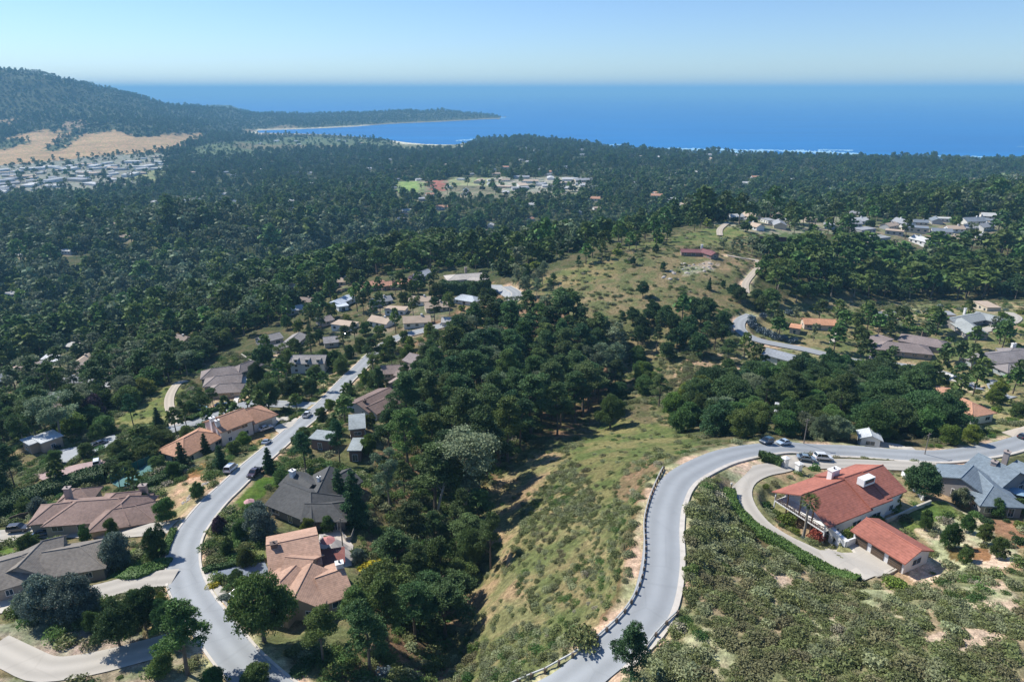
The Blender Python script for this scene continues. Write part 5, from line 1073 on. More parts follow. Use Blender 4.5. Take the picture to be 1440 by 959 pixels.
for i, (px, py) in enumerate([(1054,457),(1060,462),(1068,467),(1077,471),(1086,475),(1095,478),(1104,480),(1113,482),(1057,451),(1073,447),(1110,443)]):
    x, y = pick(px, py); put_bush('bluegrey', x, y, 2.6, 3.4, 'blue grey rounded shrub lining the upper road bend', 'blue grey shrubs of the road bend')
# refresh ground colours after the yards
ca.data.foreach_set('color', np.concatenate([GC, np.ones(GC.shape[:2] + (1,))], -1).astype(np.float32).ravel())
# ------------------------------------------------------------------ individuals and the rest as one wood
CANDS.sort(key=lambda c: -c[0]); SH.sort(key=lambda c: -c[0])
cnt = {}; hand = {}
for kd, lk, *_ in HAND: hand[kd] = hand.get(kd, 0) + 1
REST = []; LIM = {'pine': 270, 'oak': 285, 'cypress': 150, 'euc': 110, 'conifer': 60}; SRC = {}
KW = {'oak': 'leafy', 'pine': 'pine', 'cypress': 'cypress', 'euc': 'eucalyptus', 'grey': 'grey green', 'lime': 'light green', 'conifer': 'dark'}
for c in CANDS:
    _, kd, lk, x, y, h, ws, lb, gp = c
    if hand.get(kd, 0) + cnt.get(kd, 0) < LIM[kd]:
        cnt[kd] = cnt.get(kd, 0) + 1
        word = {'pine': 'pine', 'cypress': 'flat topped cypress', 'euc': 'slender open tree', 'oak': 'round crowned tree', 'conifer': 'conifer'}[kd]
        lookw = {'oak': 'mid green', 'pine': 'dark green', 'cypress': 'dark', 'conifer': 'blackish green', 'lime': 'light green', 'grey': 'grey green', 'euc': 'pale green'}[lk]
        o = put_tree(kd, lk, x, y, h, ws, '%s %s %s' % (lookw, word, lb), '%s %ss, %s' % (lookw, word, gp))
        if o.type == 'MESH': SRC.setdefault((kd, lk), o)
    else: REST.append((kd, lk, x, y, h, ws))
for i, s in enumerate(SH[:285]):
    _, lk, x, y, r, h, lb, gp = s
    cw = {'oak': 'green', 'lime': 'light green', 'brush': 'olive', 'sage': 'sage green', 'cypress': 'dark green', 'dry': 'dry tan', 'rust': 'rusty', 'grey': 'grey green'}[lk]
    put_bush(lk, x, y, r, h, cw + ' ' + lb, cw + ' ' + gp)
RESTSH = SH[285:]
# sources for the woods: real trees standing at the edge of the far wood
LODK = [('pine','pine'),('oak','oak'),('cypress','cypress'),('euc','euc'),('pine','oak'),('oak','lime')]
def source_trees(lod, px0, py0, where, grp):
    out = []
    for i, (kd, lk) in enumerate(LODK):
        x, y = pick(px0 + 13 * i, py0); H, me, _ = proto(kd, lk, lod, i % 4)
        o = link(TREENAME[kd], me, None, (x, y, hz(x, y) - .2), i, random.uniform(.9, 1.1), label='%s %s' % ({'pine': 'pine', 'oak': 'round tree', 'cypress': 'cypress', 'euc': 'eucalyptus'}[kd] + (' of lighter green' if lk in ('oak', 'lime') and kd + lk != 'oakoak' else ''), where), cat=TREECAT[kd], group=grp); out.append((o, H))
    return out
S2 = source_trees(2, 640, 345, 'on the rim of the canyon beyond the left ridge', 'trees on the canyon rim'); S3 = source_trees(3, 500, 222, 'by the meadow near the river mouth', 'trees by the river meadow')
def gn_scatter(name, pts, srcs, label, cat):
    """points carry source index, turn and scale; every point stands on the ground"""
    P = np.array([p[:3] for p in pts], np.float32); me = bpy.data.meshes.new(name); me.vertices.add(len(P)); me.vertices.foreach_set('co', P.ravel())
    a = me.attributes.new('src', 'INT', 'POINT'); a.data.foreach_set('value', np.array([p[3] for p in pts], np.int32))
    a = me.attributes.new('turn', 'FLOAT', 'POINT'); a.data.foreach_set('value', np.array([p[4] for p in pts], np.float32))
    a = me.attributes.new('scl', 'FLOAT_VECTOR', 'POINT'); a.data.foreach_set('vector', np.array([p[5] for p in pts], np.float32).ravel())
    o = link(name, me, kind='stuff', label=label, cat=cat)
    ng = bpy.data.node_groups.new(name, 'GeometryNodeTree'); ng.interface.new_socket('Geometry', in_out='INPUT', socket_type='NodeSocketGeometry'); ng.interface.new_socket('Geometry', in_out='OUTPUT', socket_type='NodeSocketGeometry')
    n, l = ng.nodes, ng.links; gi = n.new('NodeGroupInput'); go = n.new('NodeGroupOutput'); iop = n.new('GeometryNodeInstanceOnPoints'); jn = n.new('GeometryNodeJoinGeometry')
    infos = []
    for s in srcs:
        oi = n.new('GeometryNodeObjectInfo'); oi.inputs['Object'].default_value = s; oi.inputs['As Instance'].default_value = True; oi.transform_space = 'ORIGINAL'; infos.append(oi)
    for oi in infos: l.new(oi.outputs['Geometry'], jn.inputs[0])
    l.new(jn.outputs[0], iop.inputs['Instance']); iop.inputs['Pick Instance'].default_value = True
    def na(nm, ty):
        q = n.new('GeometryNodeInputNamedAttribute'); q.data_type = ty; q.inputs['Name'].default_value = nm; return q.outputs[0]
    l.new(na('src', 'INT'), iop.inputs['Instance Index']); cx = n.new('ShaderNodeCombineXYZ'); l.new(na('turn', 'FLOAT'), cx.inputs[2]); er = n.new('FunctionNodeEulerToRotation'); l.new(cx.outputs[0], er.inputs[0]); l.new(er.outputs[0], iop.inputs['Rotation'])
    l.new(na('scl', 'FLOAT_VECTOR'), iop.inputs['Scale']); l.new(gi.outputs[0], iop.inputs['Points']); l.new(iop.outputs[0], go.inputs[0])
    md = o.modifiers.new('scatter', 'NODES'); md.node_group = ng; return o
def sample_layer(G, y0, y1, dens, amax=.98, seed=5):
    """world-uniform random points accepted by the layer G"""
    rg = np.random.default_rng(seed); area = amax * (y1 * y1 - y0 * y0); n = int(area * dens)
    y = np.sqrt(rg.uniform(y0 * y0, y1 * y1, n)); x = rg.uniform(-amax, amax, n) * y
    g = samp(G, x, y); k = rg.random(n) < g; return x[k], y[k], rg
def zarr(x, y): return samp(GZ, x, y)
pts = []
kidx = {k: i for i, k in enumerate(LODK)}
for kd, lk, x, y, h, ws in REST:
    i = kidx.get((kd, lk), kidx.get((kd, kd), 1)); s = h / S2[i][1]; pts.append((x, y, hz(x, y) - .2, i, random.uniform(0, 6.28), (s * ws, s * ws, s)))
FO = FOREST * (1 - BLOCK)
_gap = vnoise(GX / 60, GY / 60); FO = FO * np.where(_gap > -.72, 1, .35) * (GZ > 4)
prob = np.array([.36, .22, .12, .12, .10, .08])
for y0, y1, dens, s0, S, base in ((340, 1000, 1 / 66, (.5, 1.1), S2, 0), (1000, 1700, 1 / 105, (.6, 1.05), S2, 0), (1700, 3700, 1 / 200, (.65, 1.25), S3, 6), (3700, 7200, 1 / 420, (.8, 1.25), S3, 6)):
    x, y, rg = sample_layer(FO, y0, y1, dens, .95, int(y0)); z = zarr(x, y) - .2; ki = rg.choice(6, len(x), p=prob / prob.sum()); zn = fbm(x / 120, y / 160, 3) + rg.uniform(-.3, .3, len(x)); ki = np.where(zn > .30, rg.choice([1, 5, 4, 3], len(x)), ki); cy = (y > 580) & (y < 960) & (x / y < -.08) & (rg.random(len(x)) < .75); ki = np.where(cy, rg.choice([0, 0, 2], len(x)), ki); s = rg.uniform(s0[0], s0[1], len(x)) * (1 + .22 * vnoise(x / 90, y / 90)); ws = rg.uniform(.9, 1.3, len(x)); tr = rg.uniform(0, 6.28, len(x))  # canyon slope's shade put into leaf colour: mostly dark pines and cypresses there
    okk = np.where(ki == 1, 1.25, 1.0) * np.where((y > 600) & (y < 980) & (x / y < -.1), 1.45, 1.0) * rg.uniform(.8, 1.25, len(x))
    for a in range(len(x)): pts.append((x[a], y[a], z[a], int(ki[a]) + base, tr[a], (s[a] * ws[a] * okk[a], s[a] * ws[a] * okk[a], s[a] * okk[a])))
gn_scatter('forest', pts, [o for o, H in S2] + [o for o, H in S3], 'continuous woodland covering the canyon, the plateau and the far slopes', 'woodland')
# chaparral
BSRC = []
for i, (lk, px, py) in enumerate([('brush',1000,850),('sage',1080,880),('dry',1180,890),('oak',1020,800),('rust',1240,900),('brush',800,760),('sage',760,800)]):
    x, y = pick(px, py); me = bush_mesh('bush', lk, .17, 1, .95, 480, 100 + i)
    BSRC.append(link('shrub', me, None, (x, y, hz(x, y) - .05), i, (1.3, 1.3, 1.2), label=['rounded olive chaparral bush near the winding road shoulder','sage green bush on the right slope','dry tan bush on the right slope','leafy green bush below the loop drive hedge','rusty bush low on the right slope','olive bush on the middle slope','sage bush low on the middle slope'][i], cat='shrub'))
sp = []
SC = np.clip(SCRUB, 0, 1) * (1 - np.clip(BLOCK, 0, 1))
base = (GY < 620) * (1 - np.clip(BLOCK, 0, 1)) * (SCRUB < .02) * np.where((GX < 10) & (GY < 330), .42, .10); 
for y0, y1, dens, r0, r1 in ((60, 165, .8, .6, 1.75), (165, 300, .5, .6, 1.7), (300, 640, .13, .9, 2.0)):
    x, y, rg = sample_layer(np.maximum(SC, base), y0, y1, dens, .95, int(y0) + 1)
    nn = fbm(x / 16, y / 16, 3); k = nn + rg.uniform(-.35, .35, len(x)) > -.42; x, y, nn = x[k], y[k], nn[k]
    z = zarr(x, y) - .08; r = rg.uniform(r0, r1, len(x)) * (1 + .35 * nn); n2 = fbm(x / 11 + 9, y / 11, 2) + rg.uniform(-.45, .45, len(x))
    ki = np.select([n2 < -.5, n2 < -.05, n2 < .32, n2 < .52, n2 < .86], [2, 1, 0, 6, 3], 4); ki = np.where((ki == 0) & (rg.random(len(x)) < .5), 5, ki)
    lf = (x < 10) & (y < 330) & (samp(SCRUB, x, y) < .02); ki = np.where(lf & (rg.random(len(x)) < .6), 3, ki); r = np.where(lf, r * 1.25, r); r = np.where((x > -12) & (x < .22 * y + 2) & (y < 230) & ~lf, r * .72, r); hh = rg.uniform(.55, 1.05, len(x)); tr = rg.uniform(0, 6.28, len(x))
    for a in range(len(x)): sp.append((x[a], y[a], z[a], int(ki[a]), tr[a], (r[a], r[a] * 1.1, r[a] * hh[a])))
for _, lk, x, y, r, h, lb, gp in RESTSH: sp.append((x, y, hz(x, y) - .1, {'brush': 0, 'sage': 1, 'dry': 2, 'rust': 4}.get(lk, 3), random.uniform(0, 6), (r, r, h)))
gn_scatter('chaparral', sp, BSRC, 'mixed olive, sage and dry brush carpeting the slopes', 'brush')
print('forest', len(pts), 'chaparral', len(sp), 'cands', len(CANDS), 'shrubs', len(SH), 'far houses', NFAR, cnt)
# ------------------------------------------------------------------ vehicles
tyre = mat('tyre', (.02, .02, .02), .8); rimm = mat('wheel_rim', (.45, .46, .48), .35, .02, 1, metal=.8); cgl = mat('car_glass', (.015, .02, .025), .06, .05, 1, spec=.9); lampm = mat('headlamp', (.8, .8, .78), .15, .02, 1, spec=.8); tailm = mat('tail_lamp', (.35, .02, .02), .2, .05, 1); blackp = mat('black_trim', (.02, .02, .022), .5)
def carpaint(nm, c):
    k = 'paint_' + nm
    if k in MATS: return MATS[k]
    m = mat(k, c, .3, .02, 2, spec=.6); m.node_tree.nodes['Principled BSDF'].inputs['Coat Weight'].default_value = .6; return m
PROF = { # x, z pairs of the side outline (nose at +x), shoulder height, cabin outline
 'suv': dict(L=4.7, W=1.9, body=[(-2.35,.45),(-2.35,.95),(-2.3,1.05),(1.0,1.08),(1.35,1.02),(2.2,.92),(2.35,.7),(2.35,.42)], cab=[(-2.25,1.04),(-2.05,1.68),(-1.8,1.74),(.15,1.74),(.45,1.68),(1.15,1.06)]),
 'sedan': dict(L=4.6, W=1.8, body=[(-2.3,.4),(-2.3,.85),(-2.1,.95),(-1.4,.97),(1.0,.95),(2.1,.8),(2.3,.62),(2.3,.38)], cab=[(-1.75,.95),(-1.1,1.36),(-.8,1.42),(.1,1.42),(.35,1.37),(1.1,.94)]),
 'van': dict(L=5.2, W=1.95, body=[(-2.6,.45),(-2.6,1.0),(-2.58,1.1),(1.3,1.1),(1.7,1.05),(2.4,.92),(2.6,.7),(2.6,.42)], cab=[(-2.55,1.08),(-2.45,1.86),(-2.2,1.95),(.6,1.93),(.9,1.86),(1.75,1.06)]),
 'pickup': dict(L=5.5, W=1.95, body=[(-2.75,.5),(-2.75,1.1),(-2.73,1.14),(1.3,1.12),(1.6,1.08),(2.6,1.0),(2.75,.8),(2.75,.48)], cab=[(-.9,1.1),(-.75,1.72),(-.6,1.8),(.55,1.8),(.8,1.74),(1.5,1.1)]),
}
_cm = {}
def car_meshes(kind, pm):
    key = (kind, pm.name)
    if key in _cm: return _cm[key]
    p = PROF[kind]; W_ = p['W'] / 2; B = MB()
    def loft(o, y0, y1, mt, inset=None):
        n = len(o); L_ = [(x, -y0, z) for x, z in o] + [(x, y0, z) for x, z in o]
        return L_, [tuple(range(n)), tuple(reversed(range(n, 2 * n)))] + [(i, i + n, (i + 1) % n + n, (i + 1) % n) for i in range(n)]
    # body with slightly tucked lower and upper edges
    o = p['body']; n = len(o); rows = []
    for yf, sh in ((-1, .06), (-.93, 0), (.93, 0), (1, .06)):
        cx = sum(x for x, z in o) / n; rows += [(x * (1 - (sh * .35)), W_ * yf, z + (-.05 if z > .8 and abs(yf) == 1 else 0) + (.05 if z < .5 and abs(yf) == 1 else 0)) for x, z in o]
    fs = [tuple(range(n)), tuple(reversed(range(3 * n, 4 * n)))] + [(r * n + i, (r + 1) * n + i, (r + 1) * n + (i + 1) % n, r * n + (i + 1) % n) for r in range(3) for i in range(n)]
    B.add(rows, fs, pm)
    c = p['cab']; m = len(c); zt = max(z for x, z in c); zb = min(z for x, z in c)
    def cabrows(grow, dz=0): 
        out = []
        for s in (-1, 1):
            for x, z in c:
                f = (z - zb) / (zt - zb); out.append((x + (grow if x > 0 else -grow) * (1 if f < .95 else 0), s * (W_ * (.93 - .17 * f) + grow), z + dz))
        return out
    cf = [tuple(range(m)), tuple(reversed(range(m, 2 * m)))] + [(i, i + m, (i + 1) % m + m, (i + 1) % m) for i in range(m)]
    G = MB(); G.add(cabrows(0), cf, cgl)
    # roof and pillars in body colour
    tops = [(x, z) for x, z in c if z > zb + (zt - zb) * .86]; x0, x1 = min(t[0] for t in tops), max(t[0] for t in tops); yw = W_ * .79
    B.add([(x0, -yw, zt - .07), (x1, -yw, zt - .07), (x1, yw, zt - .07), (x0, yw, zt - .07), (x0 + .12, -yw + .08, zt + .03), (x1 - .12, -yw + .08, zt + .03), (x1 - .12, yw - .08, zt + .03), (x0 + .12, yw - .08, zt + .03)], [(4, 5, 6, 7), (0, 1, 5, 4), (1, 2, 6, 5), (2, 3, 7, 6), (3, 0, 4, 7)], pm)
    for s in (-1, 1):
        for (xa, xb) in ((c[0][0], x0), (c[-1][0], x1), ((x0 + x1) / 2 - .35, (x0 + x1) / 2 - .35)): B.tube([(xa, s * W_ * .93, zb), (xb, s * (W_ * .77), zt - .03)], .05, pm, 4)
    if kind == 'pickup':
        for s in (-1, 1): B.box((-1.85, s * (W_ - .06), 1.25), (1.75, .1, .25), pm)
        B.box((-1.85, 0, 1.16), (1.7, 1.6, .04), blackp)
    B.box((0, 0, .42), (p['L'] * .96, p['W'] * .9, .2), blackp)
    Wh = MB(); Wh.tube([(0, -.11, 0), (0, .11, 0)], .34, tyre, 14); Rm_ = MB(); Rm_.tube([(0, -.125, 0), (0, .125, 0)], .2, rimm, 10)
    Lm = MB(); Lm.box((0, 0, 0), (.1, .36, .16), lampm); Tm = MB(); Tm.box((0, 0, 0), (.08, .26, .22), tailm)
    _cm[key] = (B.mesh('body'), G.mesh('windows'), Wh.mesh('wheel'), Rm_.mesh('rim'), Lm.mesh('headlight'), Tm.mesh('taillight'), p); return _cm[key]
def put_car(kind, cn, col, px, py, qx, qy, label, z=None):
    x, y = pick(px, py); u, v = pick(qx, qy); ang = math.atan2(v - y, u - x); me = car_meshes(kind, carpaint(cn, col)); p = me[6]
    r = empty('car' if kind != 'pickup' else 'pickup_truck', (x, y, hz(x, y) + .12 + .0011 * y), ang, label=label, cat={'suv': 'car', 'sedan': 'car', 'van': 'van', 'pickup': 'pickup truck'}[kind])
    fx, fy = pick(qx, qy); dz = (hz(x + math.cos(ang) * 3, y + math.sin(ang) * 3) - hz(x - math.cos(ang) * 3, y - math.sin(ang) * 3)) / 6
    r.rotation_euler = (0, -math.atan(dz), ang)
    link('body', me[0], r); link('windows', me[1], r)
    for sx in (-.31, .31):
        for sy in (-1, 1):
            w_ = link('wheel', me[2], r, (p['L'] * sx, sy * (p['W'] / 2 - .1), .34)); link('rim', me[3], w_)
    hzv = p['body'][5][1] - .12
    for sy in (-1, 1): link('headlight', me[4], r, (p['L'] / 2 - .05, sy * p['W'] * .36, hzv)); link('taillight', me[5], r, (-p['L'] / 2 + .02, sy * p['W'] * .38, hzv + .05))
    return r
WHT=(.75,.75,.74); SIL=(.42,.45,.48)
for a in [('van','silver',(.6,.62,.64),325,663,345,647,'silver white van parked on the left side of the street below the balconied house'),
 ('pickup','dark',(.06,.03,.03),358,669,345,681,'dark pickup truck with a red load at the small lawn'),('pickup','white',WHT,432,587,447,572,'white pickup truck on the street near the junction'),
 ('sedan','pearl',(.7,.7,.68),374,605,388,600,'white sedan on the driveway of the balconied house'),('sedan','blue_silver',(.30,.38,.46),375,625,390,613,'blue silver sedan at the left kerb by the planted island'),
 ('van','pale_blue',(.25,.42,.55),282,578,300,575,'pale blue van on the side drive under open trees'),('sedan','dark_grey',(.05,.055,.06),311,572,325,569,'dark sedan in tree shade right of the pale blue van'),
 ('suv','black',(.03,.035,.045),27,747,45,745,'black car by the garden wall at the far left'),('suv','petrol_blue',(.03,.14,.22),62,744,80,743,'petrol blue car in front of the side garage'),('sedan','navy',(.03,.07,.15),62,753,75,751,'navy car parked below the petrol blue one'),
 ('suv','deep_blue',(.02,.04,.07),1077,625,1060,627,'dark blue car in tree shade at the roadside'),('sedan','ice_blue',(.42,.52,.62),1101,626,1085,627,'light blue sedan at the roadside under the tree belt'),
 ('sedan','slate_blue',(.20,.26,.30),1133,648,1145,650,'slate blue sedan on the gravel before the gate pillars'),('suv','white2',WHT,1156,647,1172,648,'white estate car on the gravel beside the slate blue sedan'),
 ('van','white3',WHT,137,655,138,645,'small white van on the pinkish terrace'),('sedan','black2',(.03,.03,.035),134,629,142,626,'black car left at the parking court'),('sedan','dark_blue',(.04,.06,.11),142,626,150,623,'dark blue car right at the parking court'),
 ('suv','white4',WHT,1225,492,1224,500,'white car in the pink forecourt of the sprawling house'),('sedan','dark3',(.04,.045,.05),1438,617,1450,613,'dark car cut by the right edge'),
 ('sedan','green_white',(.5,.55,.5),340,838,352,832,'pale car behind the planter on the dark driveway'),('sedan','silver5',SIL,446,452,452,448,'silver car beside the brown gabled house on the ridge'),('sedan','white6',WHT,488,472,494,469,'white car in the drive of the upper street'),
 ('sedan','silver7',SIL,462,452,468,449,'second silver car beside the brown gabled house on the ridge'),('sedan','blue8',(.1,.2,.35),1322,668,1318,662,'blue car by the trellis of the slate roofed house')]: put_car(*a)
# ------------------------------------------------------------------ hedges
def hedge(pl, w, h, look, label, leaf=.28, name='hedge', dens=1.0):
    C = curve([(*pick(*p), 0) for p in pl], 1.2); P = C[:, :2]; T = np.gradient(P, axis=0); T /= np.linalg.norm(T, axis=1)[:, None] + 1e-9; Nn = np.stack([-T[:, 1], T[:, 0]], 1)
    rg = np.random.default_rng(int(abs(pl[0][0]) * 3 + pl[0][1])); o = P[0]; z0 = hz(*o); mb = MB(); rows = []
    zz = np.array([hz(*p) for p in P]) - z0
    core = leafmat('core_' + look, tuple(LEAF[look].node_tree.nodes['Hue/Saturation/Value'].inputs['Color'].default_value[:3]), .02, .0)
    prof = [(-.5, -.8), (-.5, .8), (-.4, .93), (.4, .93), (.5, .8), (.5, -.8)]
    for i in range(len(P)):
        for q, v in prof: a = P[i] - o + Nn[i] * q * (w - leaf); rows.append((a[0], a[1], zz[i] + (v * h if v > 0 else -.8)))
    k = len(prof); fs = [(i * k + j, (i + 1) * k + j, (i + 1) * k + j + 1, i * k + j + 1) for i in range(len(P) - 1) for j in range(k - 1)] + [tuple(range(k)), tuple((len(P) - 1) * k + j for j in range(k))][::1]
    mb.add(rows, fs, core)
    L = np.linalg.norm(np.diff(P, axis=0), axis=1).sum(); n = int(L * (w + 2 * h) / (leaf * leaf * .45) * 1.3 * dens)
    t = rg.uniform(0, len(P) - 1.001, n); i = t.astype(int); f = (t - i)[:, None]; p = P[i] * (1 - f) + P[i + 1] * f; nn = Nn[i]; zb = zz[i] * (1 - f[:, 0]) + zz[i + 1] * f[:, 0]
    s = rg.uniform(0, w + 2 * h, n); side = np.where(s < h, -1, np.where(s > h + w, 1, 0)); q = np.where(side == 0, s - h - w / 2, side * w / 2); zv = np.where(side == -1, s, np.where(side == 1, 2 * h + w - s, h))
    rr = np.where((abs(q) > w * .42) & (zv > h * .88), .93, 1.0); bump_ = 1 + .05 * np.sin(t * 1.7) + rg.normal(size=n) * .035
    XYZ = np.concatenate([p - o + nn * (q * bump_ * rr)[:, None], (zb + zv * (1 + .06 * np.sin(t * .9 + 1)) * rr + rg.normal(size=n) * .05)[:, None]], 1)
    V, Q = quads(XYZ, np.full(n, leaf), rg); tb = np.array(mb.v); TQ = [f for f in mb.f if len(f) == 4]
    me = npmesh(name, np.concatenate([V, tb]), np.concatenate([Q, np.array(TQ) + len(V)]), [LEAF[look], core], np.r_[.8 + .4 * rg.random(n), np.full(len(TQ), .7)], midx=np.r_[np.zeros(n), np.ones(len(TQ))])
    return link(name, me, None, (o[0], o[1], z0), label=label, cat='hedge')
hedge([(1025,694),(1028,708),(1040,728),(1066,750),(1096,768),(1126,786),(1160,806),(1205,822)], 2.4, 1.5, 'hedge', 'bright green clipped hedge following the outer edge of the loop drive')
hedge([(-40,735),(0,722),(45,705),(100,686),(150,672)], 6.5, 3.4, 'dhedge', 'long thick dark green hedge behind the pink hip roofed house', .4)
hedge([(186,692),(215,683),(245,670),(260,662)], 3.2, 2.2, 'dhedge', 'rounded hedge in front of the sunken green court')
hedge([(158,813),(190,808),(222,799),(231,788)], 3.6, .8, 'hedge', 'low clipped hedge edging the lawn beside the lower drive')
hedge([(231,783),(236,768),(245,747)], 1.4, 1.0, 'hedge', 'low clipped hedge along the street at the lawn corner')
hedge([(286,806),(300,801),(340,793),(372,787)], 1.6, .9, 'dhedge', 'dark low hedge along the upper side of the dark blue driveway')
hedge([(265,592),(290,582),(318,574),(332,572)], 2.4, 1.4, 'hedge', 'green hedge along the side drive above the orange roof')
hedge([(620,411),(640,413),(665,413),(690,410)], 6, 7.5, 'dhedge', 'tall dark clipped cypress screen below the wide pale roofed house', .6)
hedge([(1228,546),(1262,534),(1308,520)], 6, 3.4, 'dhedge', 'big block shaped hedge beside the upper road', .5)
hedge([(1235,562),(1275,552),(1310,540)], 5, 2.4, 'dhedge', 'second lower hedge in front of the block shaped one', .5)
hedge([(357,508),(382,501)], 3.5, 4.5, 'dhedge', 'dark clipped hedge wall left of the dormered white house', .45)
hedge([(1068,646),(1085,650),(1100,657)], 2.6, 1.9, 'dhedge', 'dark hedge between the winding road and the gate pillars')
hedge([(1190,448),(1250,462),(1320,470)], 4, 2.2, 'hedge', 'long green hedge behind the sprawling hip roofed house', .5)
hedge([(545,388),(572,383),(600,378)], 4, 2.2, 'hedge', 'light green hedge behind the long orange roofed house', .5)
hedge([(1062,352),(1100,356),(1150,360)], 5, 3, 'dhedge', 'dark hedge along the hilltop drive', .6)
hedge([(402,425),(420,432),(455,430)], 5, 2.6, 'hedge', 'rounded green hedge on the left ridge slope', .5)
# ------------------------------------------------------------------ guardrails
railm = mat('weathered_white_rail', (.42, .42, .40), .7, .15, 1.5); postm = mat('rail_post', (.16, .12, .09), .9, .2, 1.5)
def guardrail(pl, label, sp=2.3):
    C = curve([(*pick(*p), 0) for p in pl], sp); P = C[:, :2]; o = P[0]; z0 = hz(*o)
    r = empty('guardrail', (o[0], o[1], z0), label=label, cat='guardrail', group=None); T = np.gradient(P, axis=0)
    pts = [(p[0] - o[0], p[1] - o[1], hz(*p) - z0) for p in P]
    mb = MB()
    for dz in (.62,):
        for i in range(len(pts) - 1):
            a, b = pts[i], pts[i + 1]; d = math.hypot(b[0] - a[0], b[1] - a[1]); ang = math.atan2(b[1] - a[1], b[0] - a[0]); nx, ny = -math.sin(ang) * .09, math.cos(ang) * .09
            vs = [(q[0] + s * nx, q[1] + s * ny, q[2] + dz + e) for q in (a, b) for s in (-1, 1) for e in (-.13, .13)]
            mb.add(vs, [(0, 4, 5, 1), (2, 3, 7, 6), (1, 5, 7, 3), (0, 2, 6, 4)], railm)
    link('rail', mb.mesh('rail'), r); pm = MB(); pm.box((0, 0, .25), (.3, .3, 1.3), postm); pme = pm.mesh('post')
    for i, p in enumerate(pts): 
        a = math.atan2(T[i][1], T[i][0]); link('post', pme, r, (p[0] + math.sin(a) * -.24, p[1] + math.cos(a) * .24, p[2]), a)
guardrail([(932,660),(923,678),(915,697),(908,720),(905,740),(906,776),(902,810),(891,840),(872,868),(842,896),(823,912),(786,933),(734,957),(690,978)], 'long weathered white guardrail along the outer edge of the winding road', 1.9)
guardrail([(951,864),(938,876),(925,889),(906,914)], 'short straight guardrail on the inner edge of the winding road', 1.7)
# ------------------------------------------------------------------ gate pillars, palm, arcade, balcony, court, small things
whm = mat('white_stucco', (.76, .75, .72), .85, .05, 1)
for px, py, lb in ((1103,657,'left white gate pillar at the mouth of the loop drive'), (1122,665,'right white gate pillar at the mouth of the loop drive')):
    x, y = pick(px, py); r = empty('gate_pillar', (x, y, hz(x, y) - .2), .4, label=lb, cat='gate pillar'); mb = MB(); mb.box((0, 0, 1.3), (1.1, 1.1, 2.6), whm); link('shaft', mb.mesh('shaft'), r)
    mb = MB(); mb.box((0, 0, 2.7), (1.5, 1.5, .2), whm); mb.add([(-.7, -.7, 2.8), (.7, -.7, 2.8), (.7, .7, 2.8), (-.7, .7, 2.8), (0, 0, 3.15)], [(0, 1, 4), (1, 2, 4), (2, 3, 4), (3, 0, 4)], whm); link('cap', mb.mesh('cap'), r)
x, y = pick(1129, 757); palm = empty('palm_tree', (x, y, hz(x, y) - .2), label='single tall fan palm in front of the white house balcony', cat='palm tree')
mb = MB(); mb.tube([(0, 0, 0), (.1, 0, 3), (.05, .1, 6), (.2, 0, 8.6)], [.36, .26, .22, .2], barkp, 8); link('trunk', mb.mesh('trunk'), palm)
rg = np.random.default_rng(4); VV, QQ = [], []; pl_ = leafmat('palm_leaves', (.10, .135, .035), .1, .02); n0 = 0; mb = MB()
for i in range(46):
    th = i * 2.399; el = 1.3 - 2.1 * (i / 46); r_ = 1.75; d = Vector((math.cos(th) * math.cos(el), math.sin(th) * math.cos(el), math.sin(el))); s_ = d.cross(Vector((0, 0, 1))).normalized(); base_ = Vector((.2, 0, 8.6)); c_ = base_ + d * r_ * .55
    for k in range(-3, 4):
        dd = (d + s_ * k * .28).normalized(); tip = c_ + dd * r_ * .6 - Vector((0, 0, .12 * abs(k))); w_ = s_ * .09; up = d.cross(s_) * .09
        mb.add([c_ - w_, c_ + w_, tip + up * .3, tip - up * .3], [(0, 1, 2, 3)], pl_)
    mb.add([base_, base_ + s_ * .04, c_ + s_ * .04, c_], [(0, 1, 2, 3)], pl_)
link('crown', mb.mesh('crown'), palm); 
_me = palm.children[-1].data if palm.children else None
for ob in bpy.data.objects:
    if ob.parent is palm and ob.name.startswith('crown'):
        a = ob.data.attributes.new('tint', 'FLOAT', 'FACE'); a.data.foreach_set('value', (.8 + .4 * rg.random(len(ob.data.polygons))).astype(np.float32))
def wall_line(name, pl, h, th, m, label, cat, cap=None, zoff=0.0):
    P = [np.array(pick(*p)) for p in pl]; o = P[0]; z0 = hz(*o); mb = MB(); C = curve([(*p, 0) for p in P], 2.0)[:, :2] if len(P) > 2 else np.array([P[0] + (P[1] - P[0]) * t for t in np.linspace(0, 1, max(2, int(np.linalg.norm(P[1] - P[0]) / 2)))])
    for i in range(len(C) - 1):
        a, b = C[i] - o, C[i + 1] - o; d = (b - a) / np.linalg.norm(b - a); n = np.array((-d[1], d[0])) * th / 2; za, zb = hz(*C[i]) - z0, hz(*C[i + 1]) - z0
        mb.add([(*(a - n), za - .5), (*(b - n), zb - .5), (*(b + n), zb - .5), (*(a + n), za - .5), (*(a - n), za + h), (*(b - n), zb + h), (*(b + n), zb + h), (*(a + n), za + h)], [(4, 5, 6, 7), (0, 1, 5, 4), (2, 3, 7, 6)] + ([(3, 0, 4, 7)] if i == 0 else []) + ([(1, 2, 6, 5)] if i == len(C) - 2 else []), m)
    return link(name, mb.mesh(name), None, (o[0], o[1], z0), label=label, cat=cat)
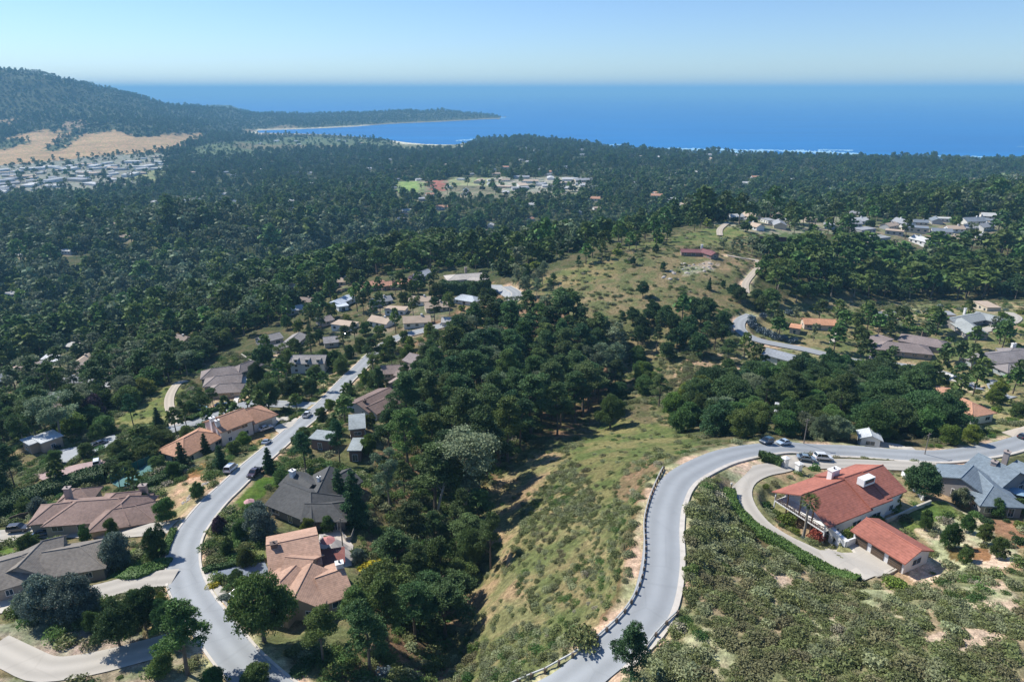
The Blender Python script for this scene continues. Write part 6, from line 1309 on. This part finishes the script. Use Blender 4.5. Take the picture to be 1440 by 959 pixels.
# arcade wall with round arches
A = np.array(pick(1158, 754)); B_ = np.array(pick(1189, 769)); d = B_ - A; L = np.linalg.norm(d); ang = math.atan2(d[1], d[0]); z0 = min(hz(*A), hz(*B_)) - .1
arc = empty('arcade_wall', (A[0], A[1], z0), ang, label='white courtyard wall with three round arches below the red roof', cat='wall'); mb = MB(); H_ = 3.2; nb = 3; bw = L / nb
for i in range(nb):
    x0 = i * bw; r_ = bw * .3; cx = x0 + bw / 2; zs = 1.5
    for yy in (-.2, .2):
        pts = [(cx + r_ * math.cos(t), zs + r_ * math.sin(t)) for t in np.linspace(math.pi, 0, 9)]
        out = [(x0 + bw * k / 8, H_) for k in range(9)]
        mb.add([(x0, yy, -.4), (cx - r_, yy, -.4), (cx - r_, yy, zs), (x0, yy, zs), (cx + r_, yy, -.4), (x0 + bw, yy, -.4), (x0 + bw, yy, zs), (cx + r_, yy, zs)], [(0, 1, 2, 3), (4, 5, 6, 7)], whm)
        vs = [(p[0], yy, p[1]) for p in pts] + [(p[0], yy, p[1]) for p in out]; mb.add(vs, [(k, k + 1, k + 10, k + 9) for k in range(8)] , whm)
        mb.add([(x0, yy, zs), (cx - r_, yy, zs), (x0, yy, H_)], [(0, 1, 2)], whm); mb.add([(x0 + bw, yy, zs), (cx + r_, yy, zs), (x0 + bw, yy, H_)], [(0, 1, 2)], whm)
    vs = [(p[0], yy, p[1]) for yy in (-.2, .2) for p in [(cx - r_, -.4)] + pts + [(cx + r_, -.4)]]; mb.add(vs, [(k, k + 1, k + 12, k + 11) for k in range(10)], whm)
mb.box((L / 2, 0, H_ + .1), (L + .5, .8, .2), whm); link('wall', mb.mesh('wall'), arc)
wall_line('garden_wall', [(1189,769),(1200,766),(1213,757)], 1.5, .3, whm, 'low white wall linking the arcade to the red roofed garage', 'wall')
wall_line('garden_wall', [(1245,735),(1262,728),(1283,718),(1308,708)], .9, .4, mat('pale_stone', (.5, .46, .38), .9, .15, 1), 'low pale stone wall climbing the yard behind the red garage', 'wall')
wall_line('garden_wall', [(1232,812),(1262,800),(1268,797)], .35, .35, mat('pale_stone', (.5, .46, .38)), 'short pale kerb wall at the lower corner of the parking pad', 'wall')
wall_line('garden_wall', [(1268,668),(1285,690),(1297,704)], 1.1, .3, whm, 'white wall stepping down right of the red roofed house', 'wall')
wall_line('garden_fence', [(15,735),(45,727),(60,726)], 1.6, .15, mat('brown_fence', (.14, .1, .08), .9, .2, 1), 'brown board fence left of the pink hip roofed house', 'fence')
wall_line('garden_fence', [(478,748),(490,764),(500,742)], 1.2, .08, mat('grey_fence', (.3, .28, .25), .9, .2, 1), 'thin grey fence beyond the pale patio', 'fence')
wall_line('retaining_wall', [(340,500),(360,512),(385,520)], 1.0, .4, mat('pale_stone', (.5, .46, .38)), 'pale terrace wall in the garden of the dormered house', 'wall')
wall_line('garden_wall', [(1300,522),(1325,527),(1352,535)], 1.2, .3, whm, 'white pillared wall along the upper road near its right end', 'wall')
# stilted earth wall on the far ridge
wall_line('retaining_wall', [(1066,346),(1100,347),(1148,348)], 7, .6, mat('brown_bank', (.17, .085, .085), .9, .2, .4), 'long dark reddish brown retaining wall on the ridge beyond the hill', 'wall')
# court fence
def court_fence(pl, label):
    P = [np.array(pick(*p)) for p in pl]; o = P[0]; z0 = hz(*o); r = empty('court_fence', (o[0], o[1], z0), label=label, cat='fence'); gm_ = mat('green_windscreen', (.02, .10, .085), .8, .08, 1); pm = MB(); pm.box((0, 0, 1.5), (.12, .12, 3.2), postm); pe = pm.mesh('post')
    for i in range(len(P) - 1):
        a, b = P[i] - o, P[i + 1] - o; n = max(1, int(np.linalg.norm(b - a) / 3)); za, zb = hz(*P[i]) - z0, hz(*P[i + 1]) - z0
        mb = MB(); d = (b - a) / np.linalg.norm(b - a); q = np.array((-d[1], d[0])) * .02
        mb.add([(*(a - q), za - .1), (*(b - q), zb - .1), (*(b - q), zb + 2.8), (*(a - q), za + 2.8), (*(a + q), za - .1), (*(b + q), zb - .1), (*(b + q), zb + 2.8), (*(a + q), za + 2.8)], [(0, 1, 2, 3), (7, 6, 5, 4), (3, 2, 6, 7)], gm_); link('windscreen', mb.mesh('windscreen'), r)
        for k in range(n + 1): t = k / n; p = a + (b - a) * t; link('post', pe, r, (p[0], p[1], za + (zb - za) * t))
court_fence([(156,680),(195,660),(234,643),(245,653)], 'dark green windscreen fence round the sunken court')
# bins
def bins(px, py, n, label, grp):
    x, y = pick(px, py)
    for i in range(n):
        mb = MB(); m_ = mat('bin_plastic', (.02, .035, .04), .5); mb.add([(-.26, -.3, .08), (.26, -.3, .08), (.26, .3, .08), (-.26, .3, .08), (-.33, -.38, 1.0), (.33, -.38, 1.0), (.33, .38, 1.0), (-.33, .38, 1.0)], [(3, 2, 1, 0), (0, 1, 5, 4), (1, 2, 6, 5), (2, 3, 7, 6), (3, 0, 4, 7)], m_)
        if 'binm' not in _cm: _cm['binm'] = mb.mesh('body'); l_ = MB(); l_.box((0, .02, 1.05), (.7, .82, .09), m_); _cm['binl'] = l_.mesh('lid'); w_ = MB(); w_.tube([(-.34, .36, .12), (.34, .36, .12)], .12, tyre, 8); _cm['binw'] = w_.mesh('wheel')
        r = empty('wheeled_bin', (x + i * .95, y + i * .15, hz(x + i * .95, y) + .1 + .0011 * y), .1 * i, label=label, cat='bin', group=grp); link('body', _cm['binm'], r); link('lid', _cm['binl'], r); link('wheel', _cm['binw'], r)
bins(23, 851, 3, 'dark wheeled bin in the row beside the pale drive at the left', 'bins beside the pale drive'); bins(80, 632, 2, 'dark wheeled bin at the edge of the parking court', 'bins at the parking court')
# utility poles
polem = mat('grey_wood_pole', (.22, .19, .16), .9, .2, 2)
for px, py, h_, lb in ((482,768,7.5,'wooden utility pole beside the pale patio'), (1130,625,8,'wooden utility pole under the tree belt by the road'), (1300,640,7,'wooden utility pole near the right-hand road')):
    x, y = pick(px, py); r = empty('utility_pole', (x, y, hz(x, y) - .3), .5, label=lb, cat='utility pole'); mb = MB(); mb.tube([(0, 0, 0), (0, 0, h_)], [.14, .1], polem, 8); link('post', mb.mesh('post'), r); mb = MB(); mb.box((0, 0, h_ - .5), (1.8, .12, .14), polem); link('crossarm', mb.mesh('crossarm'), r)
# lamp post at the loop drive bend
x, y = pick(1027, 694); r = empty('lamp_post', (x, y, hz(x, y) - .1), label='short dark lamp post with a lantern at the outer bend of the loop drive', cat='lamp post'); mb = MB(); mb.tube([(0, 0, 0), (0, 0, 2.2)], .09, postm, 8); link('post', mb.mesh('post'), r); mb = MB(); mb.tube([(0, 0, 2.2), (0, 0, 2.3), (0, 0, 2.65), (0, 0, 2.85)], [.1, .24, .28, .03], mat('lantern_glass', (.55, .52, .45), .3), 6); link('lantern', mb.mesh('lantern'), r)
# parasols and tables
def parasol(px, py, col, label, r0=1.5):
    x, y = pick(px, py); r = empty('parasol', (x, y, hz(x, y) + .1), label=label, cat='parasol'); mb = MB(); m_ = mat('canvas_%d' % int(px), col, .8, .05, 2); n = 8
    mb.add([(r0 * math.cos(k * math.pi / 4), r0 * math.sin(k * math.pi / 4), 2.1) for k in range(n)] + [(0, 0, 2.7)] + [(0, 0, 2.6)], [(k, (k + 1) % n, n) for k in range(n)] + [((k + 1) % n, k, n + 1) for k in range(n)], m_); link('canopy', mb.mesh('canopy'), r); mb = MB(); mb.tube([(0, 0, 0), (0, 0, 2.8)], .04, postm, 6); link('pole', mb.mesh('pole'), r); mb = MB(); mb.tube([(0, 0, 0), (0, 0, .12)], .35, postm, 10); link('base', mb.mesh('base'), r)
parasol(1429, 703, (.25,.38,.48), 'blue grey parasol on the terrace of the slate roofed house', 1.9); parasol(462, 772, (.45,.2,.18), 'dusty red parasol on the deck of the tan roofed house', 1.6); parasol(352, 716, (.5,.28,.28), 'faded pink parasol beside the small front lawn', 1.3)
# deck of the tan roofed house
x, y = pick(463, 785); dk = empty('deck', (x, y, hz(x, y)), .25, label='reddish timber deck in the corner of the tan roofed house', cat='deck'); dm = mat('red_timber', (.21, .075, .06), .8, .2, 3); mb = MB()
for i in range(16): mb.box((-3 + i * .4, 0, .45), (.36, 5.2, .08), dm)
link('boards', mb.mesh('boards'), dk); mb = MB(); mb.box((0, -2.5, .18), (6.2, .12, .45), dm); mb.box((0, 2.5, .18), (6.2, .12, .45), dm); link('frame', mb.mesh('frame'), dk)
# trellis at the slate roofed house
x, y = pick(1336, 688); u, v = pick(1362, 700); tr = empty('trellis', (x, y, hz(x, y)), math.atan2(v - y, u - x), label='brown timber trellis along the front of the slate roofed house', cat='trellis'); L = math.hypot(u - x, v - y); mb = MB()
for i in range(9): mb.box((L * i / 8, 0, 1.2), (.14, .14, 2.8), postm)
link('posts', mb.mesh('posts'), tr); mb = MB(); mb.box((L / 2, 0, 2.55), (L, .12, .14), postm); mb.box((L / 2, 0, 1.5), (L, .1, .12), postm); link('rails', mb.mesh('rails'), tr)
# balcony and stair of the white house
h0 = HOUSES[0]; g = h0['wings'][0]; root = h0['root']; c = h0['c']
def PL(s, q, z): a = g2w(g, s, q) - c; return (a[0], a[1], z)
ang = math.atan2(g['u'][1], g['u'][0]); bw = MB(); dkm = mat('dark_balcony_timber', (.09, .06, .045), .8, .15, 2); hw = g['W'] / 2 - .3
s0, s1 = g['lo'] - .3, g['lo'] + 2.9; zf = 2.35
bw.box(PL((s0 + s1) / 2, 0, zf), (s1 - s0, 2 * hw, .25), whm, ang); link('balcony_floor', bw.mesh('balcony_floor'), root)
bw = MB()
for zz in (zf + .35, zf + .65, zf + 1.0): bw.box(PL(s0 + .05, 0, zz), (.08, 2 * hw, .1), dkm, ang); [bw.box(PL((s0 + s1) / 2, s * hw, zz), (s1 - s0, .08, .1), dkm, ang) for s in (-1, 1)]
for i in range(25): bw.box(PL(s0 + .05, -hw + 2 * hw * i / 24, zf + .5), (.06, .06, 1.0), dkm, ang)
link('balcony_railing', bw.mesh('railing'), root)
for i in range(5):
    bw = MB(); q = -hw + 2 * hw * i / 4; rz_ = g['ev'] + g['rs'] * (1 - abs(q) / (g['W'] / 2)) - .35; bw.box(PL(s0 + .15, q, rz_ / 2 - .4), (.22, .22, rz_ + .8), whm if i in (0, 4) else dkm, ang); link('balcony_post', bw.mesh('post'), root)
g1 = h0['wings'][1]; a = g2w(g1, g1['L'] * .5, 0); n = np.array((-g1['u'][1], g1['u'][0])); n = n if n @ (-a) > 0 else -n; p = a + n * 2.6 - c
bw = MB(); bw.box((p[0], p[1], g1['ev'] + g1['rs'] - .1), (3.4, 1.6, 1.5), whm, ang); bw.box((p[0] + n[0] * .83, p[1] + n[1] * .83, g1['ev'] + g1['rs'] + .1), (2.6, .06, .8), glass, ang); link('dormer', bw.mesh('dormer'), root)
# stepping boulders along the street yard and rock outcrop on the hill
rockm = mat('pale_rock', (.42, .38, .33), .95, .2, 1.2)
def rock_mesh(seed):
    bm = bmesh.new(); bmesh.ops.create_icosphere(bm, subdivisions=2, radius=1); rg = random.Random(seed)
    for v in bm.verts: v.co *= 1 + .3 * (vnoise(np.array(v.co.x * 1.7 + seed * 5.), np.array(v.co.y * 1.7 + v.co.z)).item()); v.co.z *= .6
    me = bpy.data.meshes.new('rock'); bm.to_mesh(me); bm.free(); me.materials.append(rockm); return me
RK = [rock_mesh(i) for i in range(4)]
rg = random.Random(9)
for i in range(26):
    t = i / 25; px = 258 + (305 - 258) * t + rg.uniform(-2, 2); py = 709 - (709 - 664) * t + rg.uniform(-2, 2); x, y = pick(px, py); s = rg.uniform(.25, .55); link('rock', RK[i % 4], None, (x, y, hz(x, y) + s * .1), rg.uniform(0, 6), s, label='small garden boulder in the row along the street edge of the sandy yard', cat='rock', group='boulders edging the sandy yard')
for i in range(34):
    x, y = pick(rg.uniform(958, 1003), rg.uniform(370, 385)) if i % 3 else pick(rg.uniform(925, 955), rg.uniform(380, 393)); s = rg.uniform(.5, 1.3); link('rock', RK[i % 4], None, (x, y, hz(x, y)), rg.uniform(0, 6), s, label='pale boulder of the outcrop on the grassy hill', cat='rock', group='boulders of the hill outcrop')
# sea stacks off the point
for i, (px, py, s) in enumerate([(688,165.2,14),(694,165,18),(704,164.9,10),(710,164.8,7),(668,167.2,12)]):
    x, y = at_z(px, py, 0); link('sea_stack', RK[i % 4], None, (x, y, 1), i, (s * 2.2, s, s * .9), label='low rock standing in the sea off the wooded point', cat='rock', group='rocks off the wooded point')
# bare leaning pine trunk in the ravine
x, y = pick(614, 722); lt = empty('leaning_pine', (x, y, hz(x, y) - .3), label='leaning pine with a bare white trunk and light feathery crown in the ravine', cat='pine tree')
mb = MB(); mb.tube([(0, 0, 0), (1.2, .3, 5), (2.6, .5, 10), (3.2, 1.2, 15)], [.4, .32, .25, .15], mat('bleached_bark', (.5, .46, .42), .9, .15, 2), 7)
for a_, b_ in (((2.2, .4, 8.5), (4.6, 1, 11)), ((1.6, .3, 7), (-.6, 0, 10)), ((2.7, .6, 11), (1, 2, 14))): mb.tube([a_, b_], [.16, .06], mat('bleached_bark', (.5, .46, .42)), 5)
link('trunk', mb.mesh('trunk'), lt); H_, cme, tme = proto('pine', 'oak', 0, 1); link('crown', cme, lt, (3.2, 1.2, 3.4), 0, (1.15, 1.15, .85))
# ------------------------------------------------------------------ light, sky, air, camera
SUNV = Vector((-.62, .33, .74)).normalized(); EL = math.asin(SUNV.z); AZ = math.atan2(SUNV.x, SUNV.y)
w = bpy.data.worlds.new('World'); scene.world = w; w.use_nodes = True; N, Lk = w.node_tree.nodes, w.node_tree.links
sky = N.new('ShaderNodeTexSky'); sky.sky_type = 'NISHITA'; sky.sun_disc = False; sky.sun_elevation = EL; sky.sun_rotation = AZ
sky.altitude = 250; sky.air_density = SKY[0]; sky.dust_density = SKY[1]; sky.ozone_density = SKY[2]
vm = N.new('ShaderNodeVectorMath'); vm.operation = 'MULTIPLY'; vm.inputs[1].default_value = SKY[5]; Lk.new(sky.outputs[0], vm.inputs[0]); Lk.new(vm.outputs[0], N['Background'].inputs[0]); N['Background'].inputs[1].default_value = SKY[3]
sl = bpy.data.lights.new('sun', 'SUN'); sl.energy = SKY[4]; sl.angle = R(.5); sl.color = (1, .96, .89)
so = bpy.data.objects.new('sun', sl); COL.objects.link(so); so.rotation_euler = SUNV.to_track_quat('Z', 'Y').to_euler(); so.location = (0, 0, 600)
if HAZE:
    hm = bpy.data.materials.new('haze'); hm.use_nodes = True; N, Lk = nodes_of(hm); N.remove(N['Principled BSDF'])
    pv = N.new('ShaderNodeVolumePrincipled'); pv.inputs['Color'].default_value = (*HAZE[1], 1); pv.inputs['Density'].default_value = HAZE[0]; pv.inputs['Anisotropy'].default_value = HAZE[2]
    Lk.new(pv.outputs[0], N['Material Output'].inputs['Volume'])
    mb = MB(); mb.box((0, 98000, 157), (2 * 810000, 205000, 456), hm); o = link('haze', mb.mesh('haze'), kind='stuff'); o['label'] = 'thin blue haze over the coast'; o['category'] = 'haze'
cam = bpy.data.cameras.new('camera'); cam.lens = 24; cam.sensor_width = 36; cam.clip_start = .5; cam.clip_end = 400000
co = bpy.data.objects.new('camera', cam); COL.objects.link(co); co.location = (0, 0, CZ); co.rotation_euler = (R(90) - PITCH, 0, 0); scene.camera = co
scene.view_settings.view_transform = 'Standard'; scene.view_settings.look = 'None'; scene.view_settings.exposure = EXPO; scene.view_settings.gamma = 1
scene.cycles.use_denoising = True; scene.cycles.volume_bounces = 0; scene.cycles.max_bounces = 5; scene.cycles.transparent_max_bounces = 4
